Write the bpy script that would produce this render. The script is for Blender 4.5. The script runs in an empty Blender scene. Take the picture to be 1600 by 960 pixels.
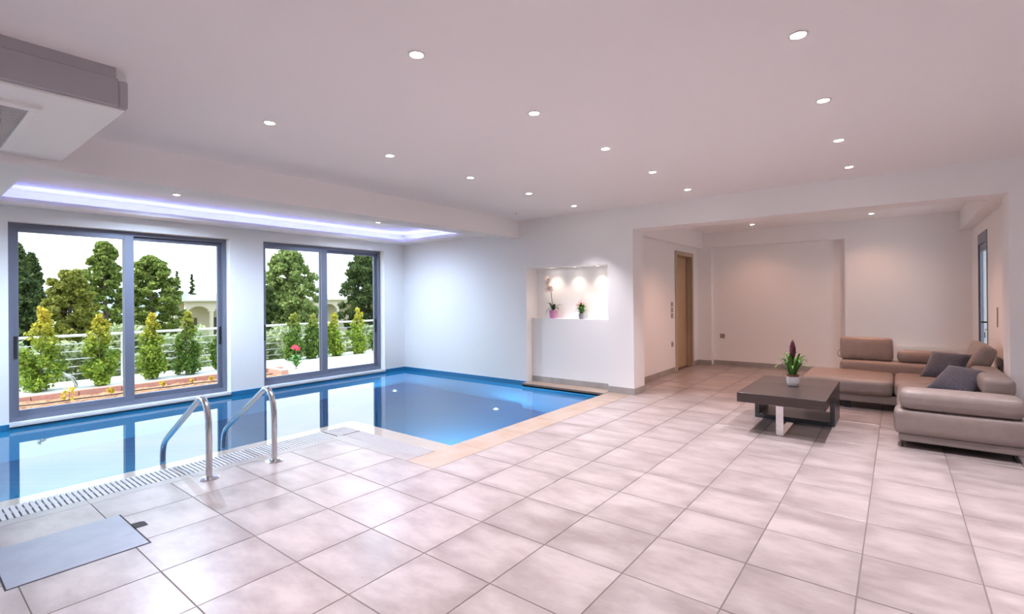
import bpy, bmesh, math, random
import numpy as np
from mathutils import Vector, Matrix

random.seed(7); RNG = np.random.default_rng(11)
scene = bpy.context.scene
COL = scene.collection
PI = math.pi

# ------------------------------------------------------------------ camera
H = 1.345
def cam_matrix(yaw, pitch, roll):
    f = Vector((math.cos(yaw)*math.cos(pitch), math.sin(yaw)*math.cos(pitch), math.sin(pitch)))
    r = Vector((math.sin(yaw), -math.cos(yaw), 0)); u = r.cross(f)
    c, s = math.cos(roll), math.sin(roll)
    rr = c*r + s*u; uu = -s*r + c*u
    return Matrix(((rr.x, uu.x, -f.x, 0), (rr.y, uu.y, -f.y, 0), (rr.z, uu.z, -f.z, H), (0, 0, 0, 1)))
cd = bpy.data.cameras.new('camera'); cam = bpy.data.objects.new('camera', cd); COL.objects.link(cam)
cam.matrix_world = cam_matrix(0.664295, 0.0018954, -0.0081609)
cd.sensor_width = 36; cd.lens = 770.21/1600*36; cd.shift_y = -(480-463.58)/1600
cd.clip_start = 0.05; cd.clip_end = 3000
scene.camera = cam

# ------------------------------------------------------------------ world, sun, exposure
W = bpy.data.worlds.new('sky'); scene.world = W; W.use_nodes = True
nt = W.node_tree; nt.nodes.clear()
out = nt.nodes.new('ShaderNodeOutputWorld'); bg = nt.nodes.new('ShaderNodeBackground')
geo = nt.nodes.new('ShaderNodeTexCoord'); sep = nt.nodes.new('ShaderNodeSeparateXYZ')
ramp = nt.nodes.new('ShaderNodeValToRGB'); noi = nt.nodes.new('ShaderNodeTexNoise')
mp = nt.nodes.new('ShaderNodeMapping'); cr = nt.nodes.new('ShaderNodeValToRGB'); mx = nt.nodes.new('ShaderNodeMix')
mx.data_type = 'RGBA'
nt.links.new(geo.outputs['Generated'], sep.inputs[0]); nt.links.new(sep.outputs['Z'], ramp.inputs[0])
e = ramp.color_ramp.elements
e[0].position = 0.0; e[0].color = (0.70, 0.86, 0.95, 1); e[1].position = 0.6; e[1].color = (0.46, 0.70, 0.98, 1)
mp.inputs['Scale'].default_value = (1.0, 1.0, 4.0)
nt.links.new(geo.outputs['Generated'], mp.inputs[0]); nt.links.new(mp.outputs[0], noi.inputs['Vector'])
noi.inputs['Scale'].default_value = 1.6; noi.inputs['Detail'].default_value = 6; noi.inputs['Roughness'].default_value = 0.55
nt.links.new(noi.outputs['Fac'], cr.inputs[0])
cr.color_ramp.elements[0].position = 0.40; cr.color_ramp.elements[1].position = 0.66
nt.links.new(cr.outputs[0], mx.inputs['Factor'])
nt.links.new(ramp.outputs[0], mx.inputs[6]); mx.inputs[7].default_value = (0.95, 0.98, 1.0, 1)
nt.links.new(mx.outputs[2], bg.inputs['Color']); bg.inputs['Strength'].default_value = 1.15
nt.links.new(bg.outputs[0], out.inputs[0])

sd = bpy.data.lights.new('sun', 'SUN'); sun = bpy.data.objects.new('sun', sd); COL.objects.link(sun)
sd.energy = 2.1; sd.color = (1.0, 0.93, 0.82); sd.angle = math.radians(0.6)
sun.rotation_euler = Vector((-0.62, 0.04, 0.78)).to_track_quat('Z', 'Y').to_euler()

def portal(name, loc, sx, sy, direction):
    l = bpy.data.lights.new(name, 'AREA'); o = bpy.data.objects.new(name, l); COL.objects.link(o)
    l.shape = 'RECTANGLE'; l.size = sx; l.size_y = sy; l.cycles.is_portal = True
    o.location = loc; o.rotation_euler = Vector(direction).to_track_quat('-Z', 'Y').to_euler()
portal('daylight_portal_a', (1.98, 7.97, 1.12), 2.3, 2.2, (0, -1, 0))
portal('daylight_portal_b', (4.72, 7.97, 1.12), 2.3, 2.2, (0, -1, 0))
portal('daylight_portal_c', (-0.80, 7.97, 1.12), 2.3, 2.2, (0, -1, 0))

vs = scene.view_settings
scene.display_settings.display_device = 'sRGB'
vs.view_transform = 'Standard'; vs.look = 'None'; vs.gamma = 1; vs.use_curve_mapping = False
vs.exposure = 1.50
scene.cycles.max_bounces = 10; scene.cycles.diffuse_bounces = 6; scene.cycles.glossy_bounces = 5
scene.cycles.transparent_max_bounces = 24
scene.cycles.caustics_reflective = False; scene.cycles.caustics_refractive = False
scene.cycles.sample_clamp_indirect = 8
LAMP_P = 58.0; LAMP_C = (1.0, 0.92, 0.985)

# ------------------------------------------------------------------ materials
MATS = {}
def mat(name, col, rough=0.5, metal=0.0, spec=0.5, noise=None, bump=None, coat=0.0, emit=None, sheen=0.0, rand=0.0, coord='Object', trans=0.0):
    """principled; noise=(scale, other colour, low, high); bump=(scale, strength)"""
    m = bpy.data.materials.new(name); m.use_nodes = True; t = m.node_tree
    p = t.nodes['Principled BSDF']
    p.inputs['Base Color'].default_value = (*col, 1); p.inputs['Roughness'].default_value = rough
    p.inputs['Metallic'].default_value = metal; p.inputs['Specular IOR Level'].default_value = spec
    p.inputs['Coat Weight'].default_value = coat; p.inputs['Coat Roughness'].default_value = 0.08
    p.inputs['Sheen Weight'].default_value = sheen
    tc = None
    def coords():
        nonlocal tc
        if tc is None: tc = t.nodes.new('ShaderNodeTexCoord')
        return tc.outputs[coord]
    csock = None
    if noise:
        n = t.nodes.new('ShaderNodeTexNoise'); n.inputs['Scale'].default_value = noise[0]; n.inputs['Detail'].default_value = 5
        t.links.new(coords(), n.inputs['Vector'])
        r = t.nodes.new('ShaderNodeValToRGB'); r.color_ramp.elements[0].position = noise[2]; r.color_ramp.elements[1].position = noise[3]
        r.color_ramp.elements[0].color = (*col, 1); r.color_ramp.elements[1].color = (*noise[1], 1)
        t.links.new(n.outputs['Fac'], r.inputs[0]); csock = r.outputs[0]
    if rand:
        oi = t.nodes.new('ShaderNodeObjectInfo'); h = t.nodes.new('ShaderNodeHueSaturation')
        ma = t.nodes.new('ShaderNodeMapRange'); ma.inputs['To Min'].default_value = 1-rand; ma.inputs['To Max'].default_value = 1+rand
        t.links.new(oi.outputs['Random'], ma.inputs['Value']); t.links.new(ma.outputs[0], h.inputs['Value'])
        if csock: t.links.new(csock, h.inputs['Color'])
        else: h.inputs['Color'].default_value = (*col, 1)
        csock = h.outputs[0]
    if csock: t.links.new(csock, p.inputs['Base Color'])
    if bump:
        n = t.nodes.new('ShaderNodeTexNoise'); n.inputs['Scale'].default_value = bump[0]; n.inputs['Detail'].default_value = 4
        t.links.new(coords(), n.inputs['Vector'])
        b = t.nodes.new('ShaderNodeBump'); b.inputs['Strength'].default_value = bump[1]; b.inputs['Distance'].default_value = 0.01
        t.links.new(n.outputs['Fac'], b.inputs['Height']); t.links.new(b.outputs[0], p.inputs['Normal'])
    if emit:
        p.inputs['Emission Color'].default_value = (*emit[0], 1); p.inputs['Emission Strength'].default_value = emit[1]
    MATS[name] = m
    return m

mat('wall_paint', (0.90, 0.90, 0.905), 0.75, spec=0.25, bump=(60, 0.03))
mat('ceiling_paint', (0.92, 0.915, 0.925), 0.8, spec=0.2)
mat('grout', (0.185, 0.150, 0.142), 0.9)
mat('grout_dark', (0.30, 0.27, 0.27), 0.9)
mat('skirting', (0.36, 0.335, 0.32), 0.35, noise=(6, (0.42, 0.395, 0.38), 0.35, 0.7), rand=0.06)
mat('coping_stone', (0.35, 0.255, 0.19), 0.40, noise=(3.2, (0.385, 0.31, 0.26), 0.38, 0.62), rand=0.05)
mat('edge_strip', (0.29, 0.26, 0.255), 0.35, noise=(5, (0.34, 0.31, 0.30), 0.35, 0.7), rand=0.04)
mat('ledge_tile', (0.40, 0.32, 0.25), 0.5, noise=(4, (0.35, 0.285, 0.23), 0.35, 0.65), coat=1.0)
mat('grate_plastic', (0.44, 0.43, 0.45), 0.4)
mat('dark_void', (0.03, 0.03, 0.035), 0.8)
mat('hatch', (0.225, 0.245, 0.315), 0.36, noise=(7, (0.27, 0.29, 0.365), 0.35, 0.7), bump=(30, 0.05))  # blue of the reflected sky put into the lid colour
mat('alu_frame', (0.19, 0.205, 0.27), 0.42, metal=0.35, spec=0.5)
mat('black_plastic', (0.02, 0.02, 0.022), 0.4)
mat('steel', (0.62, 0.62, 0.64), 0.18, metal=1.0)
mat('chrome', (0.80, 0.80, 0.82), 0.12, metal=1.0)
mat('white_metal', (0.90, 0.90, 0.89), 0.45, spec=0.4)
mat('unit_side_shade', (0.44, 0.43, 0.46), 0.45, spec=0.4)  # sides of the white unit, shade put into the colour
mat('sill_stone', (0.74, 0.72, 0.73), 0.35, noise=(8, (0.66, 0.64, 0.65), 0.4, 0.7))
mat('wood_door', (0.52, 0.36, 0.22), 0.45, noise=(3, (0.46, 0.31, 0.18), 0.3, 0.7))
mat('wood_frame', (0.50, 0.40, 0.29), 0.45, noise=(3, (0.46, 0.36, 0.26), 0.3, 0.7))
mat('leather', (0.272, 0.220, 0.200), 0.42, spec=0.45, noise=(14, (0.305, 0.250, 0.228), 0.35, 0.7), bump=(220, 0.12))
mat('leather_base', (0.25, 0.205, 0.188), 0.45, spec=0.4, bump=(220, 0.1))
mat('pillow_fabric', (0.045, 0.042, 0.060), 0.9, noise=(55, (0.085, 0.078, 0.105), 0.4, 0.7), bump=(160, 0.4), sheen=0.4)
mat('wenge', (0.052, 0.036, 0.032), 0.30, spec=0.5, bump=(90, 0.03))
mat('wenge_gloss', (0.060, 0.042, 0.036), 0.285, spec=0.5)
mat('frame_dark', (0.055, 0.060, 0.068), 0.3, spec=0.5)
mat('pot_white', (0.80, 0.78, 0.78), 0.25, spec=0.5)
mat('pot_brown', (0.22, 0.09, 0.06), 0.5)
mat('soil_dark', (0.06, 0.04, 0.03), 0.95)
mat('leaf_green', (0.07, 0.20, 0.035), 0.4, rand=0.1, noise=(20, (0.12, 0.28, 0.05), 0.4, 0.7))
mat('leaf_dark', (0.045, 0.085, 0.03), 0.45)
mat('stem_dark', (0.09, 0.10, 0.05), 0.5)
mat('bract_maroon', (0.085, 0.008, 0.022), 0.4)
mat('petal_white', (0.86, 0.70, 0.66), 0.5)
mat('petal_pink', (0.80, 0.32, 0.40), 0.5)
mat('pot_pink', (0.62, 0.27, 0.48), 0.3)
mat('pot_grey', (0.36, 0.36, 0.40), 0.35)
mat('radiator_white', (0.82, 0.81, 0.80), 0.35)
mat('plate_grey', (0.36, 0.33, 0.31), 0.4)
mat('plate_white', (0.78, 0.76, 0.75), 0.4)
mat('key_blue', (0.02, 0.12, 0.30), 0.4)
mat('lamp_trim', (0.80, 0.78, 0.76), 0.3)
mat('lamp_glow', (1, 1, 1), 0.5, emit=((1.0, 0.90, 0.80), 14))
mat('pool_fill_lamp', (1, 1, 1), 0.4, emit=((0.75, 0.9, 1.0), 0.25))  # glow for the discs added to brighten the basin
mat('led_glow', (1, 1, 1), 0.5, emit=((0.30, 0.33, 1.0), 7.0))
mat('band_blue', (0.012, 0.16, 0.36), 0.3, noise=(60, (0.018, 0.20, 0.42), 0.4, 0.6))
mat('terracotta', (0.50, 0.25, 0.20), 0.8, noise=(14, (0.58, 0.31, 0.25), 0.35, 0.7), rand=0.08)
mat('garden_soil', (0.33, 0.16, 0.085), 0.95, noise=(9, (0.44, 0.25, 0.15), 0.4, 0.62), bump=(25, 1.0))
mat('gravel', (0.70, 0.68, 0.63), 0.9, noise=(40, (0.52, 0.50, 0.44), 0.45, 0.7), bump=(60, 0.8))
mat('paving', (0.66, 0.60, 0.52), 0.7, noise=(5, (0.72, 0.67, 0.60), 0.4, 0.7), rand=0.06)
mat('rail_white', (0.72, 0.70, 0.68), 0.35, metal=0.3)
mat('wire', (0.55, 0.55, 0.54), 0.3, metal=0.7)
mat('hill_haze', (0.17, 0.24, 0.27), 0.95, noise=(0.02, (0.24, 0.31, 0.33), 0.4, 0.6))  # bluish distance haze put into the hill colour
mat('field', (0.16, 0.19, 0.07), 0.95, noise=(0.35, (0.30, 0.29, 0.17), 0.4, 0.65))
mat('house_wall', (0.55, 0.48, 0.38), 0.8)
mat('house_roof', (0.58, 0.54, 0.48), 0.8)
mat('house_dark', (0.10, 0.08, 0.07), 0.9)  # near-black brown for the boxes on the rear wall
mat('bark', (0.13, 0.10, 0.075), 0.95, bump=(18, 0.6))
mat('flower_red', (0.55, 0.03, 0.07), 0.5)
mat('irrigation', (0.03, 0.03, 0.03), 0.6)

# floor tile: every tile its own piece of a cloudy, streaky porcelain
def tile_material():
    m = bpy.data.materials.new('porcelain_tile'); m.use_nodes = True; t = m.node_tree; p = t.nodes['Principled BSDF']
    tc = t.nodes.new('ShaderNodeTexCoord'); oi = t.nodes.new('ShaderNodeObjectInfo')
    mul = t.nodes.new('ShaderNodeVectorMath'); mul.operation = 'SCALE'; mul.inputs['Scale'].default_value = 37.0
    cmb = t.nodes.new('ShaderNodeCombineXYZ')
    for k in range(3): t.links.new(oi.outputs['Random'], cmb.inputs[k])
    t.links.new(cmb.outputs[0], mul.inputs[0])
    mpn = t.nodes.new('ShaderNodeMapping'); mpn.inputs['Scale'].default_value = (1.2, 0.55, 1)
    mpn.inputs['Rotation'].default_value = (0, 0, 0.25)
    t.links.new(tc.outputs['Object'], mpn.inputs[0])
    add = t.nodes.new('ShaderNodeVectorMath'); t.links.new(mpn.outputs[0], add.inputs[0]); t.links.new(mul.outputs[0], add.inputs[1])
    n1 = t.nodes.new('ShaderNodeTexNoise'); n1.inputs['Scale'].default_value = 4.5; n1.inputs['Detail'].default_value = 7; n1.inputs['Roughness'].default_value = 0.62
    t.links.new(add.outputs[0], n1.inputs['Vector'])
    r = t.nodes.new('ShaderNodeValToRGB'); r.color_ramp.elements[0].position = 0.34; r.color_ramp.elements[1].position = 0.64
    r.color_ramp.elements[0].color = (0.258, 0.212, 0.204, 1); r.color_ramp.elements[1].color = (0.405, 0.350, 0.342, 1)
    t.links.new(n1.outputs['Fac'], r.inputs[0])
    hs = t.nodes.new('ShaderNodeHueSaturation'); mr = t.nodes.new('ShaderNodeMapRange')
    mr.inputs['To Min'].default_value = 0.95; mr.inputs['To Max'].default_value = 1.05
    t.links.new(oi.outputs['Random'], mr.inputs['Value']); t.links.new(mr.outputs[0], hs.inputs['Value']); t.links.new(r.outputs[0], hs.inputs['Color'])
    # printed shading of the tile face: a little browner toward its own edges, broken up by the cloud pattern
    sx = t.nodes.new('ShaderNodeSeparateXYZ'); t.links.new(tc.outputs['Object'], sx.inputs[0]); ab = []
    for k in ('X', 'Y'):
        a = t.nodes.new('ShaderNodeMath'); a.operation = 'ABSOLUTE'; t.links.new(sx.outputs[k], a.inputs[0]); ab.append(a)
    mm = t.nodes.new('ShaderNodeMath'); mm.operation = 'MAXIMUM'; t.links.new(ab[0].outputs[0], mm.inputs[0]); t.links.new(ab[1].outputs[0], mm.inputs[1])
    er = t.nodes.new('ShaderNodeMapRange'); er.interpolation_type = 'SMOOTHSTEP'; er.inputs['From Min'].default_value = 0.13; er.inputs['From Max'].default_value = 0.235
    t.links.new(mm.outputs[0], er.inputs['Value']); n2 = t.nodes.new('ShaderNodeTexNoise'); n2.inputs['Scale'].default_value = 3.0; n2.inputs['Detail'].default_value = 4; t.links.new(add.outputs[0], n2.inputs['Vector'])
    nr = t.nodes.new('ShaderNodeMapRange'); nr.inputs['From Min'].default_value = 0.40; nr.inputs['From Max'].default_value = 0.62; t.links.new(n2.outputs['Fac'], nr.inputs['Value'])
    ff = t.nodes.new('ShaderNodeMath'); ff.operation = 'MULTIPLY'; t.links.new(er.outputs[0], ff.inputs[0]); t.links.new(nr.outputs[0], ff.inputs[1])
    f2 = t.nodes.new('ShaderNodeMath'); f2.operation = 'MULTIPLY'; t.links.new(ff.outputs[0], f2.inputs[0]); f2.inputs[1].default_value = 0.55
    mxe = t.nodes.new('ShaderNodeMix'); mxe.data_type = 'RGBA'; t.links.new(f2.outputs[0], mxe.inputs['Factor']); t.links.new(hs.outputs[0], mxe.inputs[6]); mxe.inputs[7].default_value = (0.205, 0.168, 0.160, 1)
    t.links.new(mxe.outputs[2], p.inputs['Base Color'])
    rr = t.nodes.new('ShaderNodeMapRange'); rr.inputs['To Min'].default_value = 0.285; rr.inputs['To Max'].default_value = 0.36
    t.links.new(n1.outputs['Fac'], rr.inputs['Value']); t.links.new(rr.outputs[0], p.inputs['Roughness'])
    p.inputs['Specular IOR Level'].default_value = 0.62
    b = t.nodes.new('ShaderNodeBump'); b.inputs['Strength'].default_value = 0.06; b.inputs['Distance'].default_value = 0.004
    t.links.new(n1.outputs['Fac'], b.inputs['Height']); t.links.new(b.outputs[0], p.inputs['Normal'])
    MATS['tile'] = m
tile_material()

def mosaic_material():
    m = bpy.data.materials.new('pool_mosaic'); m.use_nodes = True; t = m.node_tree; p = t.nodes['Principled BSDF']
    tc = t.nodes.new('ShaderNodeTexCoord'); br = t.nodes.new('ShaderNodeTexBrick')
    # use sum of coordinates so that walls in either direction get small squares
    sp = t.nodes.new('ShaderNodeSeparateXYZ'); t.links.new(tc.outputs['Object'], sp.inputs[0])
    ad = t.nodes.new('ShaderNodeMath'); t.links.new(sp.outputs['X'], ad.inputs[0]); t.links.new(sp.outputs['Y'], ad.inputs[1])
    cb = t.nodes.new('ShaderNodeCombineXYZ'); t.links.new(ad.outputs[0], cb.inputs['X']); t.links.new(sp.outputs['Z'], cb.inputs['Y'])
    t.links.new(cb.outputs[0], br.inputs['Vector'])
    br.offset = 0.0; br.inputs['Scale'].default_value = 1.0; br.inputs['Brick Width'].default_value = 0.026; br.inputs['Row Height'].default_value = 0.026
    br.inputs['Mortar Size'].default_value = 0.0016
    br.inputs['Color1'].default_value = (0.05, 0.42, 0.76, 1); br.inputs['Color2'].default_value = (0.07, 0.48, 0.82, 1)
    br.inputs['Mortar'].default_value = (0.14, 0.48, 0.76, 1)
    t.links.new(br.outputs['Color'], p.inputs['Base Color']); p.inputs['Roughness'].default_value = 0.6; p.inputs['Specular IOR Level'].default_value = 0.2
    MATS['mosaic'] = m
mosaic_material()

def glass_like(name, ior, tint, rough=0.0, wave=None):
    """clear sheet: Fresnel mix of a mirror and a tinted see-through"""
    m = bpy.data.materials.new(name); m.use_nodes = True; t = m.node_tree; t.nodes.clear()
    o = t.nodes.new('ShaderNodeOutputMaterial'); mixs = t.nodes.new('ShaderNodeMixShader'); fr = t.nodes.new('ShaderNodeFresnel')
    tr = t.nodes.new('ShaderNodeBsdfTransparent'); gl = t.nodes.new('ShaderNodeBsdfGlossy')
    ge = t.nodes.new('ShaderNodeNewGeometry'); io = t.nodes.new('ShaderNodeMapRange'); io.inputs['To Min'].default_value = ior; io.inputs['To Max'].default_value = 1/ior
    t.links.new(ge.outputs['Backfacing'], io.inputs['Value']); t.links.new(io.outputs[0], fr.inputs['IOR']); tr.inputs['Color'].default_value = (*tint, 1); gl.inputs['Roughness'].default_value = rough
    t.links.new(fr.outputs[0], mixs.inputs[0]); t.links.new(tr.outputs[0], mixs.inputs[1]); t.links.new(gl.outputs[0], mixs.inputs[2])
    t.links.new(mixs.outputs[0], o.inputs[0])
    if wave:
        tc = t.nodes.new('ShaderNodeTexCoord'); n = t.nodes.new('ShaderNodeTexNoise'); n.inputs['Scale'].default_value = wave[0]
        t.links.new(tc.outputs['Object'], n.inputs['Vector']); b = t.nodes.new('ShaderNodeBump')
        b.inputs['Strength'].default_value = wave[1]; b.inputs['Distance'].default_value = 0.01
        t.links.new(n.outputs['Fac'], b.inputs['Height'])
        t.links.new(b.outputs[0], fr.inputs['Normal']); t.links.new(b.outputs[0], gl.inputs['Normal'])
    MATS[name] = m
glass_like('glass', 1.12, (0.97, 0.985, 0.985))
def water_material():
    m = bpy.data.materials.new('water'); m.use_nodes = True; t = m.node_tree; t.nodes.clear()
    o = t.nodes.new('ShaderNodeOutputMaterial'); ms = t.nodes.new('ShaderNodeMixShader'); fr = t.nodes.new('ShaderNodeFresnel')
    rf = t.nodes.new('ShaderNodeBsdfRefraction'); gl = t.nodes.new('ShaderNodeBsdfGlossy')
    fr.inputs['IOR'].default_value = 2.6; rf.inputs['IOR'].default_value = 1.33; rf.inputs['Color'].default_value = (0.66, 0.88, 0.97, 1)
    rf.inputs['Roughness'].default_value = 0.0; gl.inputs['Roughness'].default_value = 0.0
    tc = t.nodes.new('ShaderNodeTexCoord'); n = t.nodes.new('ShaderNodeTexNoise'); n.inputs['Scale'].default_value = 1.5
    t.links.new(tc.outputs['Object'], n.inputs['Vector']); b = t.nodes.new('ShaderNodeBump'); b.inputs['Strength'].default_value = 0.015; b.inputs['Distance'].default_value = 0.01
    t.links.new(n.outputs['Fac'], b.inputs['Height'])
    for x in (fr, rf, gl): t.links.new(b.outputs[0], x.inputs['Normal'])
    t.links.new(fr.outputs[0], ms.inputs[0]); t.links.new(rf.outputs[0], ms.inputs[1]); t.links.new(gl.outputs[0], ms.inputs[2]); t.links.new(ms.outputs[0], o.inputs[0])
    MATS['water'] = m
water_material()

def leaf_material(name, c1, c2, tip=None, z0=0, z1=1):
    m = bpy.data.materials.new(name); m.use_nodes = True; t = m.node_tree; p = t.nodes['Principled BSDF']
    g = t.nodes.new('ShaderNodeNewGeometry'); r = t.nodes.new('ShaderNodeValToRGB')
    r.color_ramp.elements[0].color = (*c1, 1); r.color_ramp.elements[1].color = (*c2, 1)
    t.links.new(g.outputs['Random Per Island'], r.inputs[0]); cs = r.outputs[0]
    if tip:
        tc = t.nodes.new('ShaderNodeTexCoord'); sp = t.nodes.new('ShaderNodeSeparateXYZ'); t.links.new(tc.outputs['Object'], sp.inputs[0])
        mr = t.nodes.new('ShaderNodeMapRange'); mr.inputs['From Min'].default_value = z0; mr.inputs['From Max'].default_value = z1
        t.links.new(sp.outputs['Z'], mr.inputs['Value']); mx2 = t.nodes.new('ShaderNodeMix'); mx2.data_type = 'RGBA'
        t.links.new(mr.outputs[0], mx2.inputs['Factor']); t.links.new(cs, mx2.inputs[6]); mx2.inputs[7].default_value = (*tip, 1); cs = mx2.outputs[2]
    t.links.new(cs, p.inputs['Base Color']); p.inputs['Roughness'].default_value = 0.55; p.inputs['Specular IOR Level'].default_value = 0.3
    # light through the leaf
    o = t.nodes['Material Output']; tl = t.nodes.new('ShaderNodeBsdfTranslucent'); ms = t.nodes.new('ShaderNodeMixShader'); ms.inputs[0].default_value = 0.35
    t.links.new(cs, tl.inputs['Color']); t.links.new(p.outputs[0], ms.inputs[1]); t.links.new(tl.outputs[0], ms.inputs[2]); t.links.new(ms.outputs[0], o.inputs[0])
    MATS[name] = m
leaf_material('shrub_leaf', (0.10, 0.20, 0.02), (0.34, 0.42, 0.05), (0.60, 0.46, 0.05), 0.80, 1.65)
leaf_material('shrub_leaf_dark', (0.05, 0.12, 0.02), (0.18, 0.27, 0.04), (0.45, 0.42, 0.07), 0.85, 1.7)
leaf_material('seedling_leaf', (0.45, 0.40, 0.04), (0.75, 0.55, 0.08))
leaf_material('pine_leaf', (0.07, 0.125, 0.02), (0.33, 0.38, 0.09))
leaf_material('fir_leaf', (0.03, 0.06, 0.02), (0.13, 0.17, 0.05))
leaf_material('yellow_leaf', (0.13, 0.16, 0.02), (0.34, 0.32, 0.07))
leaf_material('olive_leaf', (0.22, 0.28, 0.12), (0.48, 0.52, 0.30))
leaf_material('broad_leaf', (0.11, 0.17, 0.04), (0.34, 0.40, 0.13))
leaf_material('dark_broad_leaf', (0.03, 0.06, 0.015), (0.11, 0.15, 0.04))

# ------------------------------------------------------------------ helpers
def put(o, name, label=None, cat=None, group=None, kind=None):
    if label: o['label'] = label
    if cat: o['category'] = cat
    if group: o['group'] = group
    if kind: o['kind'] = kind
    return o
def obj(name, me, m=None, parent=None, smooth=False):
    """link a mesh (given in world coordinates, or relative to an un-rotated parent chain) as one object"""
    if isinstance(me, bmesh.types.BMesh):
        bm = me; me = bpy.data.meshes.new(name); bm.to_mesh(me); bm.free()
    if m is not None and not me.materials: me.materials.append(MATS[m] if isinstance(m, str) else m)
    if smooth:
        me.polygons.foreach_set('use_smooth', [True]*len(me.polygons))
        if smooth == 'auto':
            me.set_sharp_from_angle(angle=math.radians(40))
    o = bpy.data.objects.new(name, me); COL.objects.link(o)
    if parent is not None: o.parent = parent
    return o
def thing(name, loc, label, cat, group=None, rz=0.0, kind=None):
    o = bpy.data.objects.new(name, None); COL.objects.link(o); o.location = loc; o.rotation_euler = (0, 0, rz)
    o.empty_display_size = 0.1
    return put(o, name, label, cat, group, kind)
def box(bm, x0, x1, y0, y1, z0, z1):
    vs_ = [bm.verts.new(c) for c in ((x0,y0,z0),(x1,y0,z0),(x1,y1,z0),(x0,y1,z0),(x0,y0,z1),(x1,y0,z1),(x1,y1,z1),(x0,y1,z1))]
    for f in ((0,3,2,1),(4,5,6,7),(0,1,5,4),(1,2,6,5),(2,3,7,6),(3,0,4,7)): bm.faces.new([vs_[i] for i in f])
    return vs_
def boxes(*bs, bevel=0.0, seg=2, off=(0, 0, 0)):
    bm = bmesh.new()
    for b in bs: box(bm, b[0]-off[0], b[1]-off[0], b[2]-off[1], b[3]-off[1], b[4]-off[2], b[5]-off[2])
    if bevel: bmesh.ops.bevel(bm, geom=bm.edges[:], offset=bevel, segments=seg, affect='EDGES', profile=0.5)
    return bm
def tube(bm, pts, r, n=12, caps=True, taper=None):
    """sweep a circle along a polyline"""
    pts = [Vector(p) for p in pts]; rings = []
    up = Vector((0, 0, 1)); prev = None
    for i, p in enumerate(pts):
        a = pts[max(i-1, 0)]; b = pts[min(i+1, len(pts)-1)]; d = (b-a).normalized()
        if prev is None:
            side = d.cross(up)
            if side.length < 1e-3: side = d.cross(Vector((1, 0, 0)))
        else: side = prev - d*prev.dot(d)
        side.normalize(); prev = side; q = d.cross(side)
        rad = r if taper is None else r*(taper[0] + (taper[1]-taper[0])*i/(len(pts)-1))
        rings.append([bm.verts.new(p + (side*math.cos(2*PI*k/n) + q*math.sin(2*PI*k/n))*rad) for k in range(n)])
    for a, b in zip(rings, rings[1:]):
        for k in range(n): bm.faces.new((a[k], a[(k+1) % n], b[(k+1) % n], b[k]))
    if caps: bm.faces.new(rings[0][::-1]); bm.faces.new(rings[-1])
def lathe(bm, prof, c=(0, 0, 0), n=24):
    """prof: list of (r, z); closed at r == 0 ends by caps"""
    rings = [[bm.verts.new((c[0]+r*math.cos(2*PI*k/n), c[1]+r*math.sin(2*PI*k/n), c[2]+z)) for k in range(n)] for r, z in prof]
    for a, b in zip(rings, rings[1:]):
        for k in range(n): bm.faces.new((a[k], a[(k+1) % n], b[(k+1) % n], b[k]))
    bm.faces.new(rings[0][::-1]); bm.faces.new(rings[-1])
def arc(c, r, a0, a1, n, plane='yz', x=0):
    P = []
    for k in range(n+1):
        a = a0+(a1-a0)*k/n
        P.append((x, c[0]+r*math.cos(a), c[1]+r*math.sin(a)) if plane == 'yz' else (c[0]+r*math.cos(a), x, c[1]+r*math.sin(a)))
    return P
def soft_box(hx, hy, hz, r, bulge=(0, 0, 0), n=5, wrinkle=0.0):
    """rounded, slightly stuffed cushion centred on the origin"""
    def axis(h):
        inner = np.linspace(-(h-r), h-r, n+2)
        return np.concatenate([[-h, -h+.3*r], inner, [h-.3*r, h]])
    ax = [axis(hx), axis(hy), axis(hz)]; hh = (hx, hy, hz); bm = bmesh.new(); cache = {}
    ph = random.random()*6
    def vert(i, j, k):
        key = (i, j, k)
        if key in cache: return cache[key]
        p = np.array([ax[0][i], ax[1][j], ax[2][k]]); q = np.array([max(-(h-r), min(h-r, c)) for h, c in zip(hh, p)])
        d = p-q; L = np.linalg.norm(d)
        if L > 1e-9: p = q + d/L*r
        u = [p[a]/hh[a] for a in range(3)]
        for a in range(3):
            b, c = [x for x in range(3) if x != a]
            p[a] += bulge[a]*u[a]*max(0, 1-u[b]**2)*max(0, 1-u[c]**2)
        if wrinkle: p[0] += wrinkle*math.sin(p[1]*60+ph)*max(0, 1-u[2]**2)*0.5; p[2] += wrinkle*math.sin(p[0]*9+p[1]*7+ph)
        cache[key] = bm.verts.new(p); return cache[key]
    N = [len(a) for a in ax]
    for a in range(3):
        b, c = (a+1) % 3, (a+2) % 3
        for side in (0, N[a]-1):
            for i in range(N[b]-1):
                for j in range(N[c]-1):
                    q = []
                    for di, dj in ((0,0),(1,0),(1,1),(0,1)):
                        idx = [0,0,0]; idx[a] = side; idx[b] = i+di; idx[c] = j+dj; q.append(vert(*idx))
                    if side == 0: q = q[::-1]
                    bm.faces.new(q)
    return bm
def xform(bm, M): bmesh.ops.transform(bm, matrix=M, verts=bm.verts[:]); return bm
def copy_tree(o, parent=None):
    c = o.copy(); COL.objects.link(c); c.parent = parent
    for ch in [x for x in bpy.data.objects if x.parent == o]: copy_tree(ch, c)
    return c
def struct(name, bm, m, label, cat, parent=None, smooth=False):
    o = obj(name, bm, m, parent, smooth); return put(o, name, label, cat, None, 'structure')

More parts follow.
